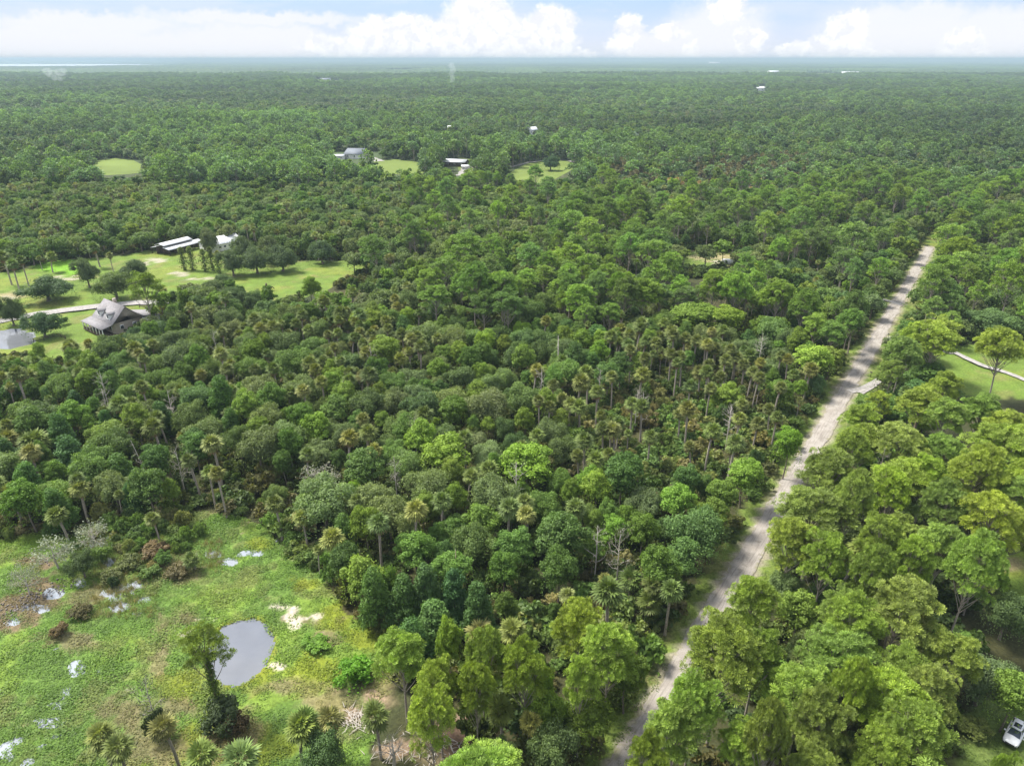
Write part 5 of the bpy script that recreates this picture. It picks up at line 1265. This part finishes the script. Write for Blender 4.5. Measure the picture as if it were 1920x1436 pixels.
# grey house with dormers and a deep porch
hx, hy, _0 = base_at(219, 587, 5.0)
H_ = thing('house', (hx, hy, .3), 'grey shingled house with two white dormers and a porch on the lawn', 'house', rotz=math.radians(-38))
gable(H_, 13, 9.5, 3.6, 8.2, GREYROOF, TANW, over=.6, ribs=False)
# porch roof in front (lower pitch), its deck, posts and rail
slab_roof('porch_roof', H_, [(-7.2, -8.6, 2.75), (7.2, -8.6, 2.75)], [(7.2, -5.1, 3.45), (-7.2, -5.1, 3.45)], .14, GREYROOF)
link('porch_deck', Geo().box((0, -6.5, .25), (14, 3.8, .3)).mesh('porch_deck', [TIMBER]), H_)
for i in range(7): link('porch_post', Geo().box((-6.8+i*13.6/6, -8.2, 1.6), (.22, .22, 2.5)).mesh('porch_post', [WHITEP]), H_)
for i in range(6):
    rl = link('porch_rail', Geo().box((-6.8+(i+.5)*13.6/6, -8.2, 1.3), (2.0, .08, .1)).box((-6.8+(i+.5)*13.6/6, -8.2, .75), (2.0, .06, .7)).mesh('porch_rail', [TIMBER]), H_)
for x in (-3.0, 3.0):
    z0 = 5.2; d_ = link('dormer', Geo().add([(x-1, -4.2, 4.0), (x+1, -4.2, 4.0), (x+1, -1.2, 6.6), (x-1, -1.2, 6.6), (x-1, -4.2, 6.2), (x+1, -4.2, 6.2), (x, -4.2, 7.0)], quads=[[0, 1, 5, 4]], tris=[[4, 5, 6], [1, 2, 5], [0, 4, 3]]).mesh('dormer', [WHITEP]), H_)
    slab_roof('dormer_roof', d_, [(x-1.35, -4.5, 5.95), (x-1.35, -1.0, 5.95)], [(x, -.9, 7.1), (x, -4.5, 7.1)], .1, GREYROOF); slab_roof('dormer_roof', d_, [(x+1.35, -1.0, 5.95), (x+1.35, -4.5, 5.95)], [(x, -4.5, 7.1), (x, -.9, 7.1)], .1, GREYROOF)
    link('dormer_window', Geo().box((x, -4.24, 5.3), (.9, .06, 1.1)).mesh('dormer_window', [GLASS]), d_)
for x in (-5, -2.4, 2.4, 5): window(H_, (x, -4.78, 2.0), (1.2, .08, 1.5), 0)
link('door', Geo().box((0, -4.79, 1.5), (1.1, .08, 2.2)).mesh('door', [TIMBER]), H_)
for y in (-2, 2): window(H_, (6.53, y, 2.0), (1.2, .08, 1.4), math.radians(90))
# lower wing at the back right
link('wing_wall', Geo().box((4.0, 7.2, 1.6), (8, 5.0, 3.2)).mesh('wing_wall', [WHITEW]), H_)
slab_roof('wing_roof', H_, [(-.5, 10.2, 3.0), (8.5, 10.2, 3.0)], [(8.5, 4.4, 4.4), (-.5, 4.4, 4.4)], .15, GREYROOF)
link('garage_door', Geo().box((8.03, 7.2, 1.3), (.08, 3.6, 2.3)).mesh('garage_door', [WHITEP]), H_)
link('chimney', Geo().box((-2.5, 1.2, 8.0), (.9, .9, 1.8)).mesh('chimney', [TANW]), H_)

# long open stable, raised middle roof
a0 = np.array(base_at(299, 466, 3)); a1 = np.array(base_at(366, 449, 3)); ang = math.atan2(a1[1]-a0[1], a1[0]-a0[0]); Ls = float(np.linalg.norm(a1-a0))
B = thing('stable', tuple((a0+a1)/2), 'long open stable with a raised white metal roof at the back of the lawn', 'stable', rotz=ang)
for y0_, y1_, z0_, z1_ in ((-6.0, -2.2, 2.7, 3.5), (6.0, 2.2, 2.7, 3.5)):
    slab_roof('lean_to_roof', B, [(-Ls/2, y0_, z0_), (Ls/2, y0_, z0_)], [(Ls/2, y1_, z1_), (-Ls/2, y1_, z1_)], .12, WHITEROOF)
for s_ in (-1, 1): slab_roof('raised_roof', B, [(-Ls/2, s_*3.0, 4.2), (Ls*.30, s_*3.0, 4.2)], [(Ls*.30, 0, 5.1), (-Ls/2, 0, 5.1)], .12, WHITEROOF)
for i in range(8):
    for s_ in (-5.8, -2.4, 2.4, 5.8): link('post', Geo().box((-Ls/2+.3+i*(Ls-.6)/7, s_, 1.4), (.2, .2, 2.8)).mesh('post', [TIMBER]), B)
for i in range(5): link('stall_wall', Geo().box((-Ls/2+2+i*(Ls-4)/4, 0, 1.1), (.12, 8, 2.2)).mesh('stall_wall', [TIMBER]), B)
link('back_wall', Geo().box((0, 2.3, 1.9), (Ls*.97, .12, 3.6)).mesh('back_wall', [TIMBER]), B)
a0 = np.array(base_at(384, 455, 4)); a1 = np.array(base_at(440, 444, 4)); ang = math.atan2(a1[1]-a0[1], a1[0]-a0[0]); Ls = float(np.linalg.norm(a1-a0))
B = thing('barn', tuple((a0+a1)/2), 'white roofed barn half hidden behind the pasture grove, right of the open stable', 'barn', rotz=ang)
gable(B, Ls, 11, 3.4, 5.6, WHITEROOF, WHITEW); link('door', Geo().box((-Ls/2-.06, 0, 1.7), (.1, 3.4, 3.0)).mesh('door', [TIMBER]), B)
for i in range(4): window(B, (-Ls/2+4+i*(Ls-8)/3, -5.53, 2.0), (1.3, .08, 1.0), 0)
# far buildings
def far_building(px, py, L, W, e, r_, rz, roofm, wallm, label, cat='house', hip=0.0, z=3, name=None):
    p_ = base_at(px, py, z); o = thing(name or cat, p_, label, cat, rotz=math.radians(rz)); gable(o, L, W, e, r_, roofm, wallm, hip=hip, ribs=False)
    for i in range(3): window(o, (-L*.32+i*L*.32, -W/2-.04, e*.55), (L*.08, .08, e*.35), 0)
    link('door', Geo().box((-L/2-.05, 0, 1.4), (.1, min(3.5, W*.4), 2.6)).mesh('door', [TIMBER]), o); return o
far_building(669, 290, 19, 13, 4.2, 8.2, -8, SLATE, WHITEW, 'large white house with a slate grey roof on the far lawn', 'house', hip=2)
far_building(634, 292, 11, 7, 3, 4.0, -4, WHITEROOF, WHITEW, 'low white outbuilding left of the slate roofed house', 'outbuilding')
o = far_building(856, 304, 18, 12, 3.6, 5.2, -14, WHITEROOF, TIMBER, 'dark barn with a flat looking white roof by the far drive', 'barn')
far_building(875, 310, 8, 5, 2.4, 3.2, 10, WHITEROOF, WHITEW, 'small white shed beside the dark barn with the white roof', 'shed')
far_building(608, 341, 9, 6, 3, 4.4, 20, SLATE, WHITEW, 'little grey roofed cottage hidden among the far trees', 'cottage')
far_building(997, 247, 12, 8, 5, 8, 40, WHITEROOF, WHITEW, 'white building poking out of the far trees above the curving drive', 'house')
far_building(1428, 165, 38, 14, 7, 11, 3, WHITEROOF, WHITEW, 'long white building in the distant forest', 'warehouse', z=8)
far_building(1594, 138, 90, 40, 12, 20, 0, WHITEROOF, WHITEW, 'pale building cluster beside a far field', 'warehouse', z=12)
far_building(1450, 135, 60, 30, 12, 18, 10, WHITEROOF, WHITEW, 'tiny white building near the horizon left of the pale cluster', 'warehouse', z=12)
far_building(1339, 119, 160, 60, 24, 36, 0, WHITEROOF, WHITEW, 'white speck of a building just below the horizon', 'warehouse', z=20)
far_building(610, 149, 40, 18, 7, 12, 5, SLATE, WHITEW, 'farm building on the long far field', 'farmhouse', z=8)
far_building(343, 243, 6, 5, 7, 9, 5, WHITEROOF, WHITEW, 'white speck of a house in the far left woods', 'house', z=9)
far_building(845, 238, 6, 5, 9, 11, 5, WHITEROOF, WHITEW, 'white speck of a house in the far middle woods', 'house', z=10)
far_building(489, 218, 9, 5, 11, 12.5, -12, WHITEROOF, WHITEW, 'pale roof hidden in the far woods left of the middle', 'house', z=10)
# radio mast on the horizon
X_, Y_, D_ = at(1137, 122); mx, my = float(X_), float(Y_); hm = 93.0
M_ = thing('radio_mast', (mx, my, 0), 'thin lattice radio mast breaking the horizon right of the middle', 'mast')
for i in range(3):
    a_ = i*2.094; link('mast_leg', Geo().tube([(math.cos(a_)*3, math.sin(a_)*3, 0), (math.cos(a_)*1.6, math.sin(a_)*1.6, hm)], [.6, .5], 5).mesh('mast_leg', [solid('mast_steel', (.3, .28, .28), .5, .4)]), M_)
g = Geo()
for k in range(20):
    for i in range(3):
        a_, b_ = i*2.094, (i+1)*2.094; z0_ = k*hm/20; z1_ = z0_+hm/20; g.tube([(math.cos(a_)*2.4, math.sin(a_)*2.4, z0_), (math.cos(b_)*2.4, math.sin(b_)*2.4, z1_)], [.3, .3], 4)
link('lattice', g.mesh('lattice', [MATS['mast_steel']]), M_)

# ------------------------------------------------------------------ vehicles, fences, small things
PAINT = solid('white_car_paint', (.70, .71, .72), .22, .6); TYRE = solid('tyre_rubber', (.02, .02, .02), .8, .2); RIM = solid('alloy_rim', (.4, .4, .42), .35, .5, metal=.8)
BLACKP = solid('black_plastic', (.02, .02, .022), .45, .4); LAMP = solid('headlamp_glass', (.75, .78, .8), .1, .8); REDL = solid('tail_lamp', (.35, .02, .02), .2, .6)
def make_car(loc, rz, label):
    """white hatchback-like SUV; nose towards +X before turning"""
    c = thing('car', loc, label, 'car', rotz=rz)
    # side profile stations: x, half-width, z bottom, z shoulder
    st = [(-2.28, .70, .42, .78), (-2.20, .84, .32, 1.0), (-1.6, .91, .28, 1.04), (-.4, .93, .27, 1.02), (.7, .93, .27, .99), (1.2, .92, .28, .97), (1.9, .88, .30, .86), (2.22, .78, .34, .72), (2.32, .60, .42, .60)]
    g = Geo(); V = []
    for x, hw, zb, zs in st: V += [(x, -hw*.94, zb), (x, -hw, zb+.22), (x, -hw*.98, zs-.12), (x, -hw*.86, zs), (x, 0, zs+.04), (x, hw*.86, zs), (x, hw*.98, zs-.12), (x, hw, zb+.22), (x, hw*.94, zb)]
    n_ = 9; q = [[i*n_+j, i*n_+j+1, (i+1)*n_+j+1, (i+1)*n_+j] for i in range(len(st)-1) for j in range(n_-1)]+[[i*n_+8, i*n_, (i+1)*n_, (i+1)*n_+8] for i in range(len(st)-1)]
    g.add(V, quads=q); e = (len(st)-1)*n_
    g.add([V[k] for k in range(n_)], tris=[[0, k+1, k] for k in range(1, n_-1)]); g.add([V[e+k] for k in range(n_)], tris=[[0, k, k+1] for k in range(1, n_-1)])
    me = g.mesh('car_body', [PAINT], True); link('body', me, c)
    # glasshouse
    ro = [(-2.05, .72, 1.02), (-1.75, .60, 1.52), (-.2, .62, 1.60), (.35, .58, 1.54), (1.15, .74, .99)]
    g = Geo(); g.add([(-2.0, -.78, 1.0), (-1.72, -.62, 1.48), (.30, -.60, 1.50), (1.12, -.76, .97), (-2.0, .78, 1.0), (-1.72, .62, 1.48), (.30, .60, 1.50), (1.12, .76, .97)], quads=[[0, 3, 2, 1], [4, 5, 6, 7]]); link('side_window', g.mesh('side_window', [GLASS]), c)
    link('windscreen', Geo().add([(.33, -.58, 1.51), (1.13, -.73, .985), (1.13, .73, .985), (.33, .58, 1.51)], quads=[[0, 1, 2, 3]]).mesh('windscreen', [GLASS]), c)
    link('rear_window', Geo().add([(-1.76, -.58, 1.50), (-1.76, .58, 1.50), (-2.03, .72, 1.02), (-2.03, -.72, 1.02)], quads=[[0, 1, 2, 3]]).mesh('rear_window', [GLASS]), c)
    g = Geo(); g.box((-.72, 0, 1.53), (2.1, 1.2, .07), top=.93)
    link('roof', g.mesh('car_roof', [PAINT], False), c)
    link('dark_roof_panel', Geo().box((-.45, 0, 1.572), (.9, .8, .02)).mesh('dark_roof_panel', [GLASS]), c)  # dark glassy rectangle on the car roof
    for s_ in (-1, 1):
        g = Geo(); g.tube([(1.12, s_*.755, .98), (.30, s_*.60, 1.52)], [.05, .05], 4); g.tube([(-.6, s_*.80, 1.0), (-.6, s_*.62, 1.52)], [.05, .045], 4); g.tube([(-2.0, s_*.77, 1.0), (-1.72, s_*.62, 1.5)], [.07, .06], 4)
        link('pillar', g.mesh('pillar', [PAINT]), c)
        link('mirror', Geo().box((.85, s_*1.03, 1.08), (.16, .22, .16), top=.8).mesh('mirror', [PAINT]), c)
        link('headlight', Geo().box((2.17, s_*.62, .70), (.16, .30, .14), top=.8).mesh('headlight', [LAMP]), c)
        link('tail_light', Geo().box((-2.24, s_*.68, .88), (.08, .22, .22)).mesh('tail_light', [REDL]), c)
        for x in (-1.38, 1.42):
            th = np.linspace(0, 2*math.pi, 19)[:-1]; w_ = link('wheel', Geo().tube([(x, s_*.72, .33), (x, s_*.94, .33)], [.33, .33], 16).mesh('tyre', [TYRE]), c)
            link('rim', Geo().tube([(x, s_*.93, .33), (x, s_*.955, .33)], [.21, .2], 12).mesh('rim', [RIM]), w_)
    link('grille', Geo().box((2.29, 0, .56), (.08, 1.0, .16)).mesh('grille', [BLACKP]), c)
    link('bumper', Geo().box((2.24, 0, .40), (.16, 1.5, .14)).mesh('bumper', [BLACKP]), c)
    return c
X_, Y_, D_ = at(1903, 1374, .8)
make_car((float(X_), float(Y_), .25), math.radians(-137), 'white car facing the camera on the shaded weedy lot in the lower right corner')
# white trailer in the small clearing
p_ = base_at(1368, 492, 1.5); Tt = thing('trailer', p_, 'small white trailer on the bare clearing beyond the middle woods', 'trailer', rotz=math.radians(5))
link('body', Geo().box((0, 0, 1.6), (6.5, 2.3, 2.2), top=.94).mesh('trailer_body', [WHITEP]), Tt); link('roof', Geo().box((0, 0, 2.75), (6.0, 2.1, .12)).mesh('trailer_roof', [WHITEROOF]), Tt)
for x in (-.6, .5):
    for s_ in (-1, 1): link('wheel', Geo().tube([(x, s_*.95, .35), (x, s_*1.18, .35)], [.35, .35], 12).mesh('trailer_wheel', [TYRE]), Tt)
window(Tt, (1.6, -1.16, 1.9), (1.2, .06, .7), 0); window(Tt, (-1.8, -1.16, 1.9), (1.2, .06, .7), 0); link('drawbar', Geo().tube([(3.1, 0, .5), (4.4, 0, .45)], [.07, .05], 5).mesh('drawbar', [BLACKP]), Tt)
# bins / mailboxes at the verge
X_, Y_, D_ = at(1538, 877); W_ = thing('trash_bin', (float(X_), float(Y_), .15), 'dark wheeled bin standing on the grass verge right of the road', 'trash bin', rotz=.6)
link('body', Geo().box((0, 0, .62), (.62, .72, 1.05), top=1.12).mesh('bin_body', [BLACKP]), W_); link('lid', Geo().box((0, .02, 1.19), (.74, .86, .08), top=.9).mesh('bin_lid', [solid('bin_lid_grey', (.06, .06, .07), .5, .4)]), W_)
for s_ in (-1, 1): link('wheel', Geo().tube([(s_*.26, .38, .14), (s_*.36, .38, .14)], [.14, .14], 10).mesh('bin_wheel', [TYRE]), W_)
link('handle', Geo().tube([(-.3, .5, 1.1), (.3, .5, 1.1)], [.025, .025], 5).mesh('bin_handle', [BLACKP]), W_)
def mailbox(px, py, label):
    X_, Y_, D_ = at(px, py); o = thing('mailbox', (float(X_), float(Y_), .1), label, 'mailbox', rotz=math.atan2(RD[1], RD[0]))
    link('post', Geo().box((0, 0, .55), (.1, .1, 1.1)).mesh('mailbox_post', [TIMBER]), o); g = Geo(); g.box((0, 0, 1.16), (.24, .52, .18)); g.tube([(0, -.26, 1.25), (0, .26, 1.25)], [.12, .12], 8); link('box', g.mesh('mailbox_box', [BLACKP]), o)
    link('flag', Geo().box((.14, -.1, 1.3), (.02, .16, .1)).mesh('mailbox_flag', [REDL]), o)
mailbox(1665, 634, 'black mailbox at the side drive near the top of the road'); mailbox(1632, 706, 'black mailbox at the culvert drive halfway up the road')
def fence(pts, label, h=1.25, step=2.6, rails=3, z=.45, m_=None):
    P_ = np.array([p[:2] for p in pxpts(pts)]); d = np.concatenate([[0], np.cumsum(np.linalg.norm(np.diff(P_, axis=0), axis=1))]); n_ = max(2, int(d[-1]/step)+1); u = np.linspace(0, d[-1], n_)
    Q = np.stack([np.interp(u, d, P_[:, 0]), np.interp(u, d, P_[:, 1])], 1); o = thing('fence', (float(Q[0, 0]), float(Q[0, 1]), z-.2), label, 'fence'); Q = Q-Q[0]; pm = Geo().box((0, 0, h/2), (.14, .14, h)).mesh('fence_post', [m_ or TIMBER])
    for q_ in Q: link('post', pm, o).location = (q_[0], q_[1], 0)
    for i in range(n_-1):
        v_ = Q[i+1]-Q[i]; L_ = float(np.linalg.norm(v_))
        for k in range(rails):
            r_ = link('rail', Geo().box((L_/2, 0, 0), (L_, .05, .17)).mesh('fence_rail', [m_ or TIMBER]), o); r_.location = (Q[i, 0], Q[i, 1], h*(.3+.32*k)); r_.rotation_euler = (0, 0, math.atan2(v_[1], v_[0]))
fence([(-60, 615), (-10, 604), (52, 593)], 'dark board fence between the driveway and the small farm pond'); fence([(64, 643), (80, 641), (95, 635), (112, 633), (124, 638)], 'curved dark fence right of the small farm pond')
fence([(262, 578), (285, 582), (300, 579)], 'short dark board fence behind the grey house')
# grazing horses
HORSE = solid('dark_brown_coat', (.045, .025, .015), .6, .3)
def horse(px, py, rz, label):
    X_, Y_, D_ = at(px, py); o = thing('horse', (float(X_), float(Y_), .3), label, 'horse', rotz=rz)
    me = bpy.data.meshes.new('horse_body')
    V = [(0, 0, 1.2), (.45, 0, 1.2), (.75, 0, 1.32), (1.15, 0, 1.05), (1.45, 0, .65), (1.6, 0, .38), (-.5, 0, 1.22), (-.75, 0, 1.15), (-.85, 0, .75),
         (.6, .2, .95), (.62, .2, .5), (.6, .2, .03), (.6, -.2, .95), (.68, -.2, .5), (.6, -.2, .03), (-.65, .2, .9), (-.78, .2, .5), (-.68, .2, .03), (-.65, -.2, .9), (-.84, -.2, .5), (-.74, -.2, .03)]
    Ee = [(0, 1), (1, 2), (2, 3), (3, 4), (4, 5), (0, 6), (6, 7), (7, 8), (1, 9), (9, 10), (10, 11), (1, 12), (12, 13), (13, 14), (6, 15), (15, 16), (16, 17), (6, 18), (18, 19), (19, 20)]
    me.from_pydata(V, Ee, []); b = link('body', me, o); b.modifiers.new('skin', 'SKIN')
    R_ = [.34, .34, .24, .16, .14, .08, .34, .2, .05, .13, .07, .06, .13, .07, .06, .16, .07, .06, .16, .07, .06]
    if not me.skin_vertices: me.attributes
    for v_, r_ in zip(me.skin_vertices[0].data if me.skin_vertices else [], R_): v_.radius = (r_, r_)
    b.modifiers.new('smooth', 'SUBSURF').levels = 1; me.materials.append(HORSE); return b
for a_ in ((507, 546, .4, 'dark horse grazing on the near part of the pasture'), (621, 491, 2.6, 'dark horse grazing at the far side of the pasture by the isolated oak'), (500, 540, 1.9, 'second dark horse on the near part of the pasture, head the other way')): horse(*a_)

# ------------------------------------------------------------------ smoke columns and the air
def volmat(name, colr, dens, an=.2):
    m, n = mat(name); pv = n.n('ShaderNodeVolumePrincipled', i={'Color': tuple(colr)+(1,), 'Density': dens, 'Anisotropy': an}); out(n, vol=pv.outputs[0]); return m
SMK = volmat('white_smoke', (.93, .95, .98), .008); SMK2 = volmat('thin_blue_smoke', (.88, .92, .97), .014)
def ico(r):
    import bmesh
    b = bmesh.new(); bmesh.ops.create_icosphere(b, subdivisions=2, radius=r); v = np.array([x.co[:] for x in b.verts]); f = [[x.index for x in q_.verts] for q_ in b.faces]; b.free(); return v, f
def smoke(px, py, puffs, m_, label):
    X_, Y_, D_ = at(px, py); o = thing('smoke', (float(X_), float(Y_), 4), label, 'smoke'); g = Geo(); sc_ = float(D_)/FPX; vv, ff = ico(1.0)
    for dx, dz, rx, rz_ in puffs: g.add(vv*np.array([rx*sc_, rx*sc_, rz_*sc_])*(1+.18*np.sin(vv[:, :1]*5+dx)*np.cos(vv[:, 2:]*6))+np.array([dx*sc_, 0, dz*sc_*.8]), tris=ff)
    c = link('plume', g.mesh('plume', [m_]), o); return o
smoke(110, 162, [(0, 4, 3, 6), (-1, 10, 6, 8), (1, 17, 10, 9), (-8, 24, 12, 8), (8, 26, 11, 7), (-14, 31, 10, 5), (14, 30, 8, 5)], SMK, 'widest white smoke plume rising from the distant left woods')
smoke(848, 165, [(0, 4, 3, 6), (0, 10, 4, 7), (1, 18, 5, 7), (0, 27, 5, 8), (2, 36, 6, 8), (0, 44, 6, 6)], SMK2, 'thin white smoke column in the middle distance')
smoke(1190, 272, [(0, 4, 4, 4), (2, 9, 7, 6), (-3, 15, 8, 5)], volmat('faint_blue_smoke', (.8, .87, .97), .02), 'small bluish wisp of smoke above the far trees right of the curving drive')
HZ = volmat('air_haze', (.37, .47, .55), 1.35e-4, .0)
g = Geo().box((0, 0, 48), (70000, 70000, 100)); hz = link('haze', g.mesh('haze', [HZ])); hz['kind'] = 'stuff'; hz['label'] = 'thin pale haze over the woods'
